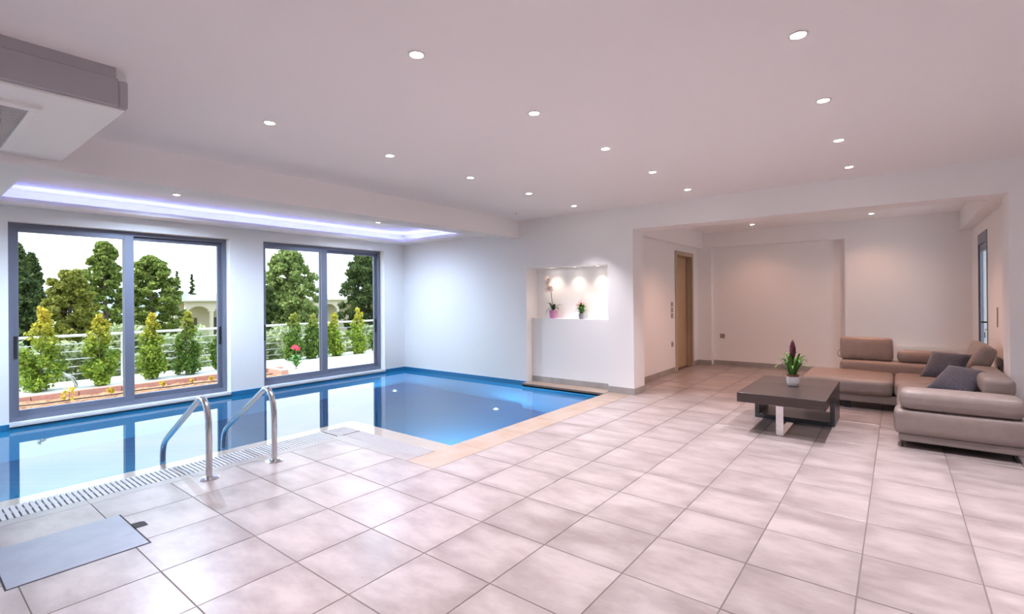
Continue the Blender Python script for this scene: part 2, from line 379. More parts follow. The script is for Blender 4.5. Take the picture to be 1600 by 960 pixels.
# ------------------------------------------------------------------ room shell
ZC = 2.577; ZT = 2.85
XN = 6.33; YW = 7.64
W1 = (0.846, 3.115, 0.0, 2.228); W2 = (3.595, 5.848, 0.0, 2.243); W3 = (-1.94, 0.34, 0.0, 2.23)
WZ = -0.06                     # water level
PB = -1.45                     # pool bottom

struct('wall_front', boxes((0.34, W1[0], YW, YW+.3, PB, ZT), (-2.5, W3[0], YW, YW+.3, PB, ZT), (W3[0], W3[1], YW, YW+.3, W3[3], ZT), (W3[0], W3[1], YW, YW+.3, PB, -0.03), (W1[1], W2[0], YW, YW+.3, PB, ZT), (W2[1], 6.85, YW, YW+.3, PB, ZT),
       (W1[0], W1[1], YW, YW+.3, W1[3], ZT), (W2[0], W2[1], YW, YW+.3, W2[3], ZT),
       (W1[0], W1[1], YW, YW+.3, PB, -0.03), (W2[0], W2[1], YW, YW+.3, PB, -0.03)), 'wall_paint', 'white window wall above the far side of the pool', 'wall')
# wall with the flower niche: full height parts, head, half-height panel and shallow back
NY0, NY1, NZ0, NZ1 = 3.235, 4.665, 1.01, 1.805
struct('wall_right', boxes((XN, 6.85, NY1, YW, PB, ZT), (XN, 6.687, 2.85, NY0, 0, ZT), (6.687, 6.85, 3.13, NY0, 0, ZT), (XN, 6.85, NY0, NY1, NZ1, ZT),
       (6.47, 6.85, NY0, NY1, 0, NZ0), (6.63, 6.85, NY0, NY1, NZ0, NZ1), (XN, 6.47, NY0, NY1, PB, -0.02)), 'wall_paint', 'white wall with the lit flower niche beside the pool', 'wall')
struct('wall_pier', boxes((XN, 6.687, -3.3, -0.80, 0, ZT)), 'wall_paint', 'white wall pier at the right edge beside the sofa', 'wall')
struct('trim_1', boxes((XN, 6.687, -0.80, 2.85, 2.265, ZC)), 'wall_paint', 'white lintel beam over the opening to the sitting area', 'beam')
struct('trim_2', boxes((-2.5, XN, 4.80, 5.12, 2.30, ZC)), 'wall_paint', 'deep white ceiling beam along the near side of the pool', 'beam')
# sitting area behind the opening
DX0, DX1, DZ = 8.73, 9.64, 2.13
struct('wall_left_back', boxes((6.85, DX0, 3.13, 3.30, 0, ZT), (DX1, 10.3, 3.13, 3.30, 0, ZT), (DX0, DX1, 3.13, 3.30, DZ, ZT), (6.687, 6.85, 3.13, 3.235, 0, ZT),
       (6.687, 9.97, 3.03, 3.13, 2.27, ZC)), 'wall_paint', 'left wall of the sitting area around the wooden door', 'wall')
struct('wall_back', boxes((10.10, 10.30, 0.70, 2.87, 0, ZT), (9.97, 10.30, 2.87, 3.13, 0, ZT), (9.97, 10.30, -1.05, 0.70, 0, ZT), (9.97, 10.10, 0.70, 2.87, 2.29, ZT)),
       'wall_paint', 'far wall of the sitting area with a wide shallow recess', 'wall')
GX0, GX1, GZ = 8.38, 9.22, 2.14
struct('wall_side', boxes((6.687, GX0, -1.05, -0.87, 0, ZT), (GX1, 9.97, -1.05, -0.87, 0, ZT), (GX0, GX1, -1.05, -0.87, GZ, ZT), (6.687, 9.97, -0.87, -0.73, 2.29, ZC)),
       'wall_paint', 'right wall of the sitting area with the glazed door', 'wall')
# walls behind the camera, plain and closed
struct('wall_left', boxes((-2.5, -2.2, -3.3, YW, PB, ZT)), 'wall_paint', 'plain white wall left of the camera', 'wall')
struct('wall_rear', boxes((-2.5, 6.687, -3.6, -3.3, 0, ZT)), 'wall_paint', 'plain white wall behind the camera', 'wall')
struct('ceiling', boxes((-2.5, 10.3, -3.6, YW+.3, ZC, ZT)), 'ceiling_paint', 'flat white ceiling with rows of recessed downlights', 'ceiling')
# cove over the pool: dropped soffit at the left, hanging ledge along window wall and niche wall
struct('trim_3', boxes((-2.2, 0.735, 5.12, YW, 2.40, ZC)), 'ceiling_paint', 'dropped white soffit over the left end of the pool', 'soffit')
struct('trim_4', boxes((0.735, XN, 7.32, YW, 2.395, 2.418), (0.735, 6.04, 7.32, 7.34, 2.418, 2.442), (6.02, XN, 5.12, 7.32, 2.395, 2.418), (6.02, 6.04, 5.12, 7.32, 2.418, 2.442)),
       'ceiling_paint', 'white cove ledge with blue glow above the windows', 'cove')
led = thing('led_strip', (3.5, 7.45, 2.42), 'blue glowing light strip along the ceiling cove above the pool windows', 'light')
obj('strip', boxes((0.76, 6.25, 7.40, 7.42, 2.419, 2.427), off=led.location), 'led_glow', led)
obj('strip', boxes((6.10, 6.12, 5.14, 7.30, 2.419, 2.427), off=led.location), 'led_glow', led)

# ------------------------------------------------------------------ floor with single tiles
T = 0.45558; TX0 = 1.3011; TY0 = 3.7996; GAP = 0.0055
# slab under the tiles (grout), leaving the pool open
floor = struct('floor', boxes((-2.2, 2.668, -3.3, 4.33, -0.20, -0.0035), (2.668, 2.79, -3.3, 4.33, -0.20, -0.0036), (2.79, XN, -3.3, 3.21, -0.20, -0.0037), (XN, 10.1, -1.05, 3.13, -0.20, -0.0038), (6.687, 10.1, -1.05, 2.0, -.2, -.0039),
       (8.7, 9.7, 3.1, 4.6, -.2, -.0039)), 'grout', 'pale porcelain tiled floor around the pool', 'floor')
HATCH = (0.345, 0.915, 3.272, 3.855)
def clip(r, a):   # r minus nothing, intersect with a
    x0, x1, y0, y1 = max(r[0], a[0]), min(r[1], a[1]), max(r[2], a[2]), min(r[3], a[3])
    return (x0, x1, y0, y1) if x1-x0 > 0.012 and y1-y0 > 0.012 else None
def minus(r, h):
    c = clip(r, h)
    if not c: return [r]
    o = []
    if r[3]-c[3] > .012: o.append((r[0], r[1], c[3], r[3]))
    if c[2]-r[2] > .012: o.append((r[0], r[1], r[2], c[2]))
    if r[1]-c[1] > .012: o.append((c[1], r[1], c[2], c[3]))
    if c[0]-r[0] > .012: o.append((r[0], c[0], c[2], c[3]))
    return o
areas = [(-2.2, 2.668, -3.3, 4.222), (2.668, XN, -3.3, 2.888), (XN, 6.687, -0.80, 2.85), (6.687, 10.10, -0.87, 3.13)]
rects = []; notched = []
for i in range(-8, 21):
    for j in range(-2, 17):
        r = (TX0+i*T, TX0+(i+1)*T, TY0-(j+1)*T, TY0-j*T)
        pieces = [c for c in (clip(r, a) for a in areas) if c]
        # merge pieces of one tile that meet across the opening threshold
        if len(pieces) > 1:
            u = (min(p[0] for p in pieces), max(p[1] for p in pieces), min(p[2] for p in pieces), max(p[3] for p in pieces))
            if abs((u[1]-u[0])*(u[3]-u[2]) - sum((p[1]-p[0])*(p[3]-p[2]) for p in pieces)) < 1e-5: pieces = [u]
        for p in pieces:
            if clip(p, HATCH): notched.append(p)
            else: rects.append(p)
def tile_mesh(sx, sy):
    g = GAP/2; b = 0.0014; hx, hy = sx/2-g, sy/2-g
    bm = bmesh.new()
    lo = [bm.verts.new((x*hx, y*hy, -0.006)) for x, y in ((-1,-1),(1,-1),(1,1),(-1,1))]
    mi = [bm.verts.new((x*hx, y*hy, -b)) for x, y in ((-1,-1),(1,-1),(1,1),(-1,1))]
    hi = [bm.verts.new((x*(hx-b), y*(hy-b), 0)) for x, y in ((-1,-1),(1,-1),(1,1),(-1,1))]
    for a, c in ((lo, mi), (mi, hi)):
        for k in range(4): bm.faces.new((a[k], a[(k+1) % 4], c[(k+1) % 4], c[k]))
    bm.faces.new(hi)
    me = bpy.data.meshes.new('tile'); bm.to_mesh(me); bm.free(); me.materials.append(MATS['tile']); return me
tm_cache = {}; CI = cam.matrix_world.inverted()
def shown(r):
    best = False
    for fx in (0.0, .5, 1.0):
        for fy in (0.0, .5, 1.0):
            q = CI @ Vector((r[0]+(r[1]-r[0])*fx, r[2]+(r[3]-r[2])*fy, 0))
            if q.z < -0.3 and abs(q.x/q.z) < 1.06 and abs(q.y/q.z) < 0.72: best = True
    return best
rest = bmesh.new(); ntile = 0
rects.sort(key=lambda r: (r[0]+r[1])**2+(r[2]+r[3])**2)
for r in rects:
    sx, sy = round(r[1]-r[0], 4), round(r[3]-r[2], 4)
    if shown(r) and ntile < 300:
        if (sx, sy) not in tm_cache: tm_cache[(sx, sy)] = tile_mesh(sx, sy)
        o = bpy.data.objects.new('tile', tm_cache[(sx, sy)]); COL.objects.link(o); o.parent = floor
        o.location = ((r[0]+r[1])/2, (r[2]+r[3])/2, 0); ntile += 1
    else:
        box(rest, r[0]+GAP/2, r[1]-GAP/2, r[2]+GAP/2, r[3]-GAP/2, -0.006, 0)
for p in notched:      # tiles cut round the access hatch: one tile each, without joints inside the cut
    g = GAP/2; q = (p[0]+g, p[1]-g, p[2]+g, p[3]-g); c_ = ((p[0]+p[1])/2, (p[2]+p[3])/2, 0)
    ps = minus(q, (HATCH[0]-.002, HATCH[1]+.002, HATCH[2]-.002, HATCH[3]+.002))
    if ps: o = obj('tile', boxes(*[(a[0], a[1], a[2], a[3], -0.006, 0) for a in ps], off=c_), 'tile', floor); o.location = c_
ro = obj('tile_remainder', rest, 'tile', floor); ro['kind'] = 'stuff'

# coping stones: beige slabs on the right, grey strip beside the grating
def slabs(parent, name, x0, x1, y0, y1, along, step, m, z0=-0.006, z1=0.0, gap=0.003):
    L0, L1 = (x0, x1) if along == 'x' else (y0, y1); n = max(1, round((L1-L0)/step)); d = (L1-L0)/n
    for k in range(n):
        a, b = L0+k*d+gap/2, L0+(k+1)*d-gap/2
        bb = (a, b, y0+gap/2, y1-gap/2, z0, z1) if along == 'x' else (x0+gap/2, x1-gap/2, a, b, z0, z1)
        obj(name, boxes(bb, bevel=0.0012, seg=1), m, parent)
coping = struct('trim_5', boxes((2.80, XN, 2.89, 3.205, -0.05, -0.0045), (6.19, 6.46, 3.205, 4.66, -0.05, -0.0045)), 'grout', 'beige stone coping along the near edge and niche end of the pool', 'coping')
slabs(coping, 'coping_slab', 2.668, 6.33, 2.888, 3.215, 'x', 0.62, 'coping_stone', -0.03)
slabs(coping, 'coping_slab', 6.19, 6.47, 3.235, 4.66, 'y', 0.475, 'coping_stone', -0.03)
strip = struct('trim_6', boxes((-2.2, 2.77, 4.225, 4.325, -0.05, -0.0045), (2.675, 2.785, 3.22, 4.225, -0.05, -0.0045)), 'grout', 'grey tiled strip along the pool side of the floor', 'coping')
slabs(strip, 'strip_tile', -2.2, 2.668, 4.222, 4.33, 'x', 0.6, 'edge_strip', gap=0.002)
slabs(strip, 'strip_tile', 2.668, 2.79, 3.215, 4.33, 'y', 0.56, 'edge_strip', gap=0.002)

# access hatch in the floor
hx, hy = (HATCH[0]+HATCH[1])/2, (HATCH[2]+HATCH[3])/2
ht = thing('floor_hatch', (hx, hy, 0), 'sky-tinted grey square access hatch set in the floor tiles', 'hatch')
obj('lid', boxes((HATCH[0]+.006, HATCH[1]-.007, HATCH[2]+.008, HATCH[3]-.004, -0.008, 0.0035), bevel=0.002, seg=1, off=ht.location), 'hatch', ht)
obj('hatch_frame', boxes((HATCH[0], HATCH[1], HATCH[2], HATCH[3], -0.0034, -0.003), off=ht.location), 'dark_void', ht)
bm = bmesh.new(); pr = [(0.0, 0.045), (0.045, 0.04), (0.062, 0.025), (0.062, -0.045), (0.0, -0.045)]
lo = [bm.verts.new((0.285+x, 0.03+y, 0.0006)) for x, y in pr]; hi = [bm.verts.new((0.285+x, 0.03+y, 0.0022)) for x, y in pr]
bm.faces.new(hi); bm.faces.new(lo[::-1])
for k in range(5): bm.faces.new((lo[k], lo[(k+1) % 5], hi[(k+1) % 5], hi[k]))
obj('recess_shade', bm, 'dark_void', ht)  # flat plate, the hole's shade painted as near-black colour

# skirting tiles
def skirting(name, label, segs, h=0.085, t=0.012):
    """segs: (x0, y0, x1, y1, nx, ny): wall line and its outward normal"""
    par = None
    for x0, y0, x1, y1, nx, ny in segs:
        L = math.hypot(x1-x0, y1-y0); n = max(1, math.ceil(L/0.456)); ux, uy = (x1-x0)/L, (y1-y0)/L
        if par is None:
            par = struct(name, boxes((min(x0, x0+nx*.004), max(x0, x0+nx*.004)+.001, min(y0, y0+ny*.004), max(y0, y0+ny*.004)+.001, 0.001, h-.004)), 'grout', label, 'skirting')
        for k in range(n):
            a, b = k*L/n+0.001, (k+1)*L/n-0.001
            p = [(x0+ux*a, y0+uy*a), (x0+ux*b+nx*t, y0+uy*b+ny*t)]
            obj('skirting_tile', boxes((min(p[0][0], p[1][0]), max(p[0][0], p[1][0]), min(p[0][1], p[1][1]), max(p[0][1], p[1][1]), 0.0, h), bevel=0.0015, seg=1), 'skirting', par)
skirting('baseboard_niche', 'grey tile skirting below the flower niche and round the wall corner',
         [(6.47, 3.24, 6.47, 4.655, -1, 0), (XN, 2.85, XN, 3.235, -1, 0), (XN-.012, 2.85, 6.687, 2.85, 0, -1)])
skirting('baseboard_left', 'grey tile skirting along the left wall of the sitting area', [(6.70, 3.13, 8.66, 3.13, 0, -1), (9.71, 3.13, 9.97, 3.13, 0, -1)])
skirting('baseboard_back', 'grey tile skirting along the far wall of the sitting area', [(9.97, 2.87, 9.97, 3.118, -1, 0), (10.10, 0.70, 10.10, 2.87, -1, 0), (9.97, -0.87, 9.97, 0.70, -1, 0)])
skirting('baseboard_side', 'grey tile skirting along the right wall of the sitting area', [(6.70, -0.87, 8.38, -0.87, 0, 1), (9.22, -0.87, 9.95, -0.87, 0, 1)])
skirting('baseboard_pier', 'grey tile skirting on the wall pier behind the sofa', [(XN, -3.3, XN, -0.80, -1, 0)])

# ------------------------------------------------------------------ pool
pool = thing('swimming_pool', (3.0, 6.0, PB), 'indoor swimming pool basin lined with blue mosaic', 'pool', kind='structure')
def pbox(name, m, *bs): return obj(name, boxes(*bs, off=pool.location), m, pool)
pbox('pool_floor', 'mosaic', (-2.2, XN, 3.0, YW, PB, PB+.02))
pbox('pool_wall', 'mosaic', (-2.2, XN, YW-.008, YW, PB, 0.004))
pbox('pool_wall', 'mosaic', (XN-.008, XN, 4.662, YW, PB, 0.004))
pbox('waterline_band', 'band_blue', (-2.2, XN-.008, YW-.014, YW-.008, -0.10, 0.006))
pbox('waterline_band', 'band_blue', (XN-.014, XN-.008, 4.662, YW-.014, -0.10, 0.006))
pbox('pool_wall', 'mosaic', (6.19, 6.21, 3.2, 4.662, PB, -0.03))
pbox('pool_wall', 'mosaic', (3.30, 6.2, 3.19, 3.21, PB, -0.03))
pbox('pool_wall', 'mosaic', (-2.2, 3.32, 4.93, 4.95, PB, -0.14))
pbox('pool_wall', 'mosaic', (3.30, 3.32, 3.21, 4.95, PB, -0.14))
pbox('submerged_ledge', 'ledge_tile', (-2.2, 3.32, 4.62, 4.95, -0.14, -0.056), (3.00, 3.32, 3.215, 4.62, -0.14, -0.056))
pbox('gutter', 'ledge_tile', (-2.2, 3.00, 4.33, 4.62, -0.20, -0.10), (2.79, 3.00, 3.215, 4.33, -0.20, -0.10))
pbox('pool_wall', 'mosaic', (-2.2, -2.18, 4.33, YW, PB, -0.0))
# floor discs lit as lamps; unseen wall lamps added to brighten the basin
for (x, y, z, n) in ((5.878, 4.937, PB+.021, (0, 0, 1)), (5.72, 7.20, PB+.021, (0, 0, 1)), (1.2, 4.955, -0.6, (0, 1, 0)), (4.3, 3.215, -0.95, (0, 1, 0)), (-1.2, 4.955, -0.6, (0, 1, 0)), (3.325, 4.0, -0.95, (1, 0, 0))):
    n = Vector(n); bm = bmesh.new(); lathe(bm, [(0.05, 0), (0.05, 0.006), (0.04, 0.009)], n=20)
    q = n.to_track_quat('Z', 'Y').to_matrix().to_4x4(); M = Matrix.Translation(Vector((x, y, z))-pool.location) @ q
    obj('pool_fill_lamp', xform(bm, M), 'pool_fill_lamp', pool)
    l = bpy.data.lights.new('pool_fill_beam', 'SPOT'); lo = bpy.data.objects.new('pool_fill_beam', l); COL.objects.link(lo); lo.parent = pool
    lo.location = Vector((x, y, z))+n*.03-pool.location; lo.rotation_euler = n.to_track_quat('-Z', 'Y').to_euler()
    l.energy = 8 if n.z else 46; l.color = (0.82, 0.94, 1.0); l.spot_size = math.radians(176); l.spot_blend = 0.7; l.shadow_soft_size = 0.012 if n.z else 0.05
# water: L-shaped sheet with a few centimetres of real depth left open below
bm = bmesh.new()
P = [(-2.18, 4.945), (3.315, 4.945), (3.315, 3.216), (6.19, 3.216), (6.19, 4.663), (XN-.015, 4.663), (XN-.015, YW-.015), (-2.18, YW-.015)]
bm.faces.new([bm.verts.new((x, y, WZ)) for x, y in P])
put(obj('pool_water', bm, 'water'), '', 'still clear blue water filling the indoor pool', 'water')

# overflow grating: single slats on a spine
gr = thing('overflow_grating', (1.5, 4.47, 0), 'white slatted overflow grating along the pool edge', 'grating')
P_ = 0.031; g0 = gr.location
sl_me = bpy.data.meshes.new('slat'); b_ = boxes((-.0112, .0112, -.142, .142, -.022, -.001), bevel=0.002, seg=1); b_.to_mesh(sl_me); b_.free(); sl_me.materials.append(MATS['grate_plastic'])
sl2_me = bpy.data.meshes.new('slat'); b_ = boxes((-.104, .104, -.0065, .0065, -.022, -.001), bevel=0.0015, seg=1); b_.to_mesh(sl2_me); b_.free(); sl2_me.materials.append(MATS['grate_plastic'])
x = -0.10
while x < 2.745:
    o = bpy.data.objects.new('slat', sl_me); COL.objects.link(o); o.parent = gr; o.location = (x-g0[0], 4.476-g0[1], 0); x += P_
obj('spine', boxes((-0.11, 2.75, 4.466, 4.486, -.030, -.006), (-0.11, 2.75, 4.345, 4.355, -.030, -.012), (-0.11, 2.75, 4.60, 4.61, -.030, -.012), off=g0), 'grate_plastic', gr)
gs = thing('overflow_grating', (2.9, 3.7, 0), 'short fine-slatted white grating turning toward the camera at the pool corner', 'grating')
y = 3.235
while y < 4.31:
    o = bpy.data.objects.new('slat', sl2_me); COL.objects.link(o); o.parent = gs; o.location = (2.897-2.9, y-3.7, 0); y += 0.021
obj('spine', boxes((2.892, 2.902, 3.225, 4.315, -.03, -.006), (2.80, 2.808, 3.225, 4.315, -.03, -.012), (2.985, 2.993, 3.225, 4.315, -.03, -.012), off=gs.location), 'grate_plastic', gs)
gc = thing('corner_grate', (2.88, 4.47, 0), 'square white corner grate where the two pool gratings meet', 'grating')
for k in range(7):
    obj('slat', boxes((2.757, 2.997, 4.343+k*0.040, 4.369+k*0.040, -.022, -.001), bevel=0.0015, seg=1, off=gc.location), 'grate_plastic', gc)
obj('grate_frame', boxes((2.752, 2.76, 4.335, 4.617, -.026, -.002), (2.994, 3.0, 4.335, 4.617, -.026, -.002), (2.87, 2.882, 4.335, 4.617, -.03, -.006), off=gc.location), 'plate_grey', gc)

# stainless handrails
def handrail(x, y0, label):
    t = thing('pool_handrail', (x, y0, 0), label, 'handrail', 'pool handrails')
    r = 0.10; yb = 1.005; zt = 0.592
    # post up, bend over, long slope down, bend, vertical into the water
    sl = Vector((yb-0.20, 0.10-0.545)).normalized()           # slope direction (y, z)
    pts = [(0, 0, 0.0), (0, 0, 0.30), (0, 0.004, 0.42), (0, 0.02, 0.49), (0, 0.05, 0.545), (0, 0.09, 0.578), (0, 0.13, 0.588), (0, 0.17, 0.577), (0, 0.215, 0.55)]
    for k in range(1, 8): f = k/8; pts.append((0, 0.215+(0.90-0.215)*f, 0.55+(0.145-0.55)*f))
    pts += [(0, 0.90, 0.145), (0, 0.945, 0.110), (0, 0.975, 0.07), (0, 0.992, 0.02), (0, 1.0, -0.05), (0, 1.0, -0.088)]
    bm = bmesh.new(); tube(bm, pts, 0.0225, 16); obj('rail', bm, 'steel', t, smooth='auto')
    bm = bmesh.new(); lathe(bm, [(0.072, 0), (0.070, 0.006), (0.045, 0.016), (0.026, 0.020)], n=28); obj('base_flange', bm, 'chrome', t, smooth='auto')
handrail(1.512, 4.095, 'curved stainless steel pool handrail nearer the floor hatch')
handrail(2.008, 4.100, 'curved stainless steel pool handrail nearer the pool corner')

# ------------------------------------------------------------------ windows
def window(name, w, label, mull, handle_z):
    x0, x1, z0, z1 = w; cx = (x0+x1)/2; ya, yb = YW+.125, YW+.245
    t = thing(name, (cx, YW+.18, z0), label, 'window', kind='structure'); o = t.location
    f = 0.050
    obj('window_frame', boxes((x0, x0+f, ya, yb, z0, z1), (x1-f, x1, ya, yb, z0, z1), (x0+f, x1-f, ya, yb, z1-f, z1), (x0+f, x1-f, ya, yb, z0, z0+f+.008), off=o), 'alu_frame', t)
    s = 0.052
    def sash(a, b, y, sl, sr, label_):
        so = obj('sash', boxes((a, a+sl, y, y+.042, z0+f, z1-f), (b-sr, b, y, y+.042, z0+f, z1-f), (a+sl, b-sr, y, y+.042, z1-f-.050, z1-f), (a+sl, b-sr, y, y+.042, z0+f, z0+f+.072), bevel=0.003, seg=1, off=o), 'alu_frame', t)
        obj('pane', boxes((a+sl-.004, b-sr+.004, y+.018, y+.024, z0+f+.068, z1-f-.046), off=o), 'glass', so)
        return so
    m0, m1 = mull
    sA = sash(x0+f-.006, m1, ya+.006, s, m1-m0, '')
    sB = sash(m0, x1-f+.006, ya+.062, m1-m0, s, '')
    obj('handle', boxes((x0+f+.006, x0+f+.034, ya-.010, ya+.008, handle_z-.125, handle_z+.125), bevel=0.004, seg=1, off=o), 'black_plastic', sA)
    obj('handle', boxes((x1-f-.034, x1-f-.006, ya+.050, ya+.064, handle_z-.125, handle_z+.125), bevel=0.004, seg=1, off=o), 'black_plastic', sB)
    obj('window_sill', boxes((x0-.0, x1+.0, YW-.025, yb+.09, z0-.03, z0+.002), bevel=0.003, seg=1, off=o), 'sill_stone', t)
window('window_1', W1, 'larger left sliding window in dark grey frame above the pool', (1.905, 2.005), 0.83)
window('window_2', W2, 'right sliding window in dark grey frame near the pool corner', (4.640, 4.745), 0.83)
window('window_3', W3, 'sliding window further left along the pool, out of view', (-0.86, -0.76), 0.83)

# glazed door in the right wall of the sitting area
gd = thing('door_2', ((GX0+GX1)/2, -0.9, 0), 'narrow glazed door in a dark metal frame right of the sofa', 'door', kind='structure'); o = gd.location
obj('door_frame', boxes((GX0, GX0+.03, -.905, -.862, 0, GZ), (GX1-.05, GX1, -.905, -.862, 0, GZ), (GX0+.03, GX1-.05, -.905, -.862, GZ-.14, GZ), off=o), 'alu_frame', gd)
lf = obj('door_leaf', boxes((GX0+.032, GX0+.075, -.902, -.874, .01, GZ-.145), (GX1-.13, GX1-.052, -.902, -.874, .01, GZ-.145), (GX0+.075, GX1-.13, -.902, -.874, GZ-.24, GZ-.145), (GX0+.075, GX1-.13, -.902, -.874, .01, .14), off=o), 'alu_frame', gd)
obj('pane', boxes((GX0+.072, GX1-.127, -.892, -.886, .137, GZ-.237), off=o), 'glass', lf)
bm = boxes((GX0+.038, GX0+.068, -.874, -.866, .86, 1.09), bevel=0.003, seg=1, off=o)
tube(bm, [(GX0+.053-o.x, -.868-o.y, .99), (GX0+.053-o.x, -.822-o.y, .99), (GX0+.11-o.x, -.812-o.y, .99), (GX0+.21-o.x, -.812-o.y, .985)], 0.010, 8)
obj('lever_handle', bm, 'black_plastic', lf)
ks = thing('keys', (GX0+.053, -.860, .90), 'small bunch of keys with blue tag hanging in the glazed door lock', 'keys')
obj('key', boxes((-.004, .004, -.008, .016, -.005, .005), (-.012, .012, .010, .014, -.04, .006), bevel=0.001, seg=1), 'steel', ks)
obj('tag', boxes((-.018, .022, .011, .019, -.105, -.038), bevel=0.003, seg=1), 'key_blue', ks)

# wooden door in the left wall of the sitting area
wd = thing('door_1', ((DX0+DX1)/2, 3.13, 0), 'light brown wooden door in a stepped wooden frame', 'door', kind='structure'); o = wd.location
c = 0.07
obj('casing', boxes((DX0-.02, DX0+c-.02, 3.108, 3.128, 0, DZ+.03), (DX1-c+.02, DX1+.02, 3.108, 3.128, 0, DZ+.03), (DX0+c-.02, DX1-c+.02, 3.108, 3.128, DZ-c+.03, DZ+.03), bevel=0.004, seg=1, off=o), 'wood_frame', wd)
obj('lining', boxes((DX0, DX0+.04, 3.128, 3.30, 0, DZ), (DX1-.04, DX1, 3.128, 3.30, 0, DZ), (DX0+.04, DX1-.04, 3.128, 3.30, DZ-.04, DZ), (DX1-.06, DX1-.04, 3.17, 3.21, 0, DZ-.04), off=o), 'wood_frame', wd)
dl = obj('door_leaf', boxes((DX0+.045, DX1-.055, 3.222, 3.262, .008, DZ-.045), bevel=0.003, seg=1, off=o), 'wood_door', wd)
bm = bmesh.new(); lathe(bm, [(0.024, 0), (0.024, 0.008)], n=16); xform(bm, Matrix.Translation((DX0+.11-o.x, 3.222-o.y, 1.03)) @ Matrix.Rotation(PI/2, 4, 'X'))
tube(bm, [(DX0+.11-o.x, 3.222-o.y, 1.03), (DX0+.11-o.x, 3.175-o.y, 1.03), (DX0+.13-o.x, 3.168-o.y, 1.03), (DX0+.22-o.x, 3.168-o.y, 1.03)], 0.009, 8)
obj('lever_handle', bm, 'steel', dl)
struct('wall_hall', boxes((8.2, 10.2, 4.4, 4.6, 0, ZT), (8.2, 8.3, 3.3, 4.4, 0, ZT), (10.1, 10.2, 3.3, 4.4, 0, ZT)), 'wall_paint', 'white hallway wall behind the wooden door', 'wall')

# switches, sockets and plates
def plate(name, x, y, z, w, h, normal, label, cat, m='plate_grey', rocker=True, group=None):
    n = Vector(normal); t = thing(name, (x, y, z), label, cat, group)
    q = n.to_track_quat('Z', 'Y').to_matrix().to_4x4()
    def loc(b):
        xform(b, q); return b
    obj('cover', loc(boxes((-w/2, w/2, -h/2, h/2, 0, .009), bevel=0.002, seg=1)), m, t)
    if rocker: obj('rocker', loc(boxes((-w*.3, w*.3, -h*.3, h*.3, .009, .013), bevel=0.001, seg=1)), 'plate_white' if m == 'plate_white' else 'plate_grey', t)
for z, l in ((1.20, 'top'), (1.10, 'middle'), (1.00, 'bottom')):
    plate('light_switch', 8.55, 3.13, z, .085, .085, (0, -1, 0), f'{l} one of three grey wall switches left of the wooden door', 'switch')
plate('wall_socket', 8.55, 3.13, .50, .085, .085, (0, -1, 0), 'grey socket low on the wall left of the wooden door', 'socket')
plate('wall_socket', 10.10, 2.70, .56, .09, .085, (-1, 0, 0), 'grey socket on the far recessed wall', 'socket')
plate('wall_plate', 7.62, -0.87, 1.08, .05, .22, (0, 1, 0), 'slim upright grey plate on wall right of glazed door', 'plate', rocker=False)
bm = bmesh.new(); lathe(bm, [(0.014, 0), (0.014, -0.012), (0.006, -0.02)], (0, 0, 0), 14)
sn = thing('ceiling_sensor', (5.70, 4.38, ZC), 'tiny white sensor on the ceiling beside the deep beam', 'sensor')
bm2 = bmesh.new(); lathe(bm2, [(0.022, 0), (0.020, -0.004)], (0, 0, 0), 14); obj('sensor_plate', bm2, 'lamp_trim', sn); obj('sensor_dome', bm, 'lamp_trim', sn)
# pool alarm style little inlet boxes on the blue band
# radiator on the far wall
rd = thing('radiator', (9.93, -0.42, 0.05), 'low white panel radiator behind the sofa', 'radiator')
for k in range(18): obj('fin', boxes((-.045, .03, -.445+k*.05, -.445+k*.05+.042, 0.06, .455), bevel=0.004, seg=1), 'radiator_white', rd)
obj('top_panel', boxes((-.06, .04, -.46, .46, .45, .485), bevel=0.004, seg=1), 'radiator_white', rd)
obj('front_panel', boxes((-.066, -.052, -.46, .46, .03, .47), bevel=0.003, seg=1), 'radiator_white', rd)

# ------------------------------------------------------------------ downlights
def downlight(x, y, z, label, power=LAMP_P, color=LAMP_C, cone=86, r=0.043, group='recessed ceiling downlights'):
    t = thing('downlight', (x, y, z), label, 'downlight', group)
    bm = bmesh.new()
    n = 28; prof = [(r*.72, -0.0005), (r*.80, -0.005), (r, -0.004), (r*1.03, 0.0)]
    rings = [[bm.verts.new((a*math.cos(2*PI*k/n), a*math.sin(2*PI*k/n), b)) for k in range(n)] for a, b in prof]
    for a, b in zip(rings, rings[1:]):
        for k in range(n): bm.faces.new((a[k], b[k], b[(k+1) % n], a[(k+1) % n]))
    obj('trim_ring', bm, 'lamp_trim', t)
    bm = bmesh.new(); lathe(bm, [(r*.74, -0.0002), (r*.74, -0.0022)], n=24); obj('lens', bm, 'lamp_glow', t)
    l = bpy.data.lights.new('downlight_beam', 'SPOT'); lo = bpy.data.objects.new('downlight_beam', l); COL.objects.link(lo); lo.parent = t
    lo.location = (0, 0, -0.012); l.energy = power; l.color = color; l.spot_size = math.radians(cone); l.spot_blend = 1.0; l.shadow_soft_size = 0.015
ordw = ['first', 'second', 'third', 'fourth', 'fifth']
for k, x in enumerate((1.667, 2.70, 3.715, 4.73, 5.765)): downlight(x, 3.437, ZC, f'{ordw[k]} downlight from the camera in the ceiling row nearest the pool beam')
for k, x in enumerate((1.667, 2.69, 3.71, 4.71, 5.743)): downlight(x, 1.905, ZC, f'{ordw[k]} downlight from the camera in the middle ceiling row')
for k, x in enumerate((2.674, 3.674, 4.70, 5.745)): downlight(x, 0.362, ZC, f'{ordw[k]} downlight from the camera in the right-hand ceiling row')
for k, x in enumerate((1.667, 2.70, 3.715, 4.73)): downlight(x, -1.18, ZC, f'{ordw[k]} downlight in the ceiling row out of view right of the camera', group='downlights out of view')
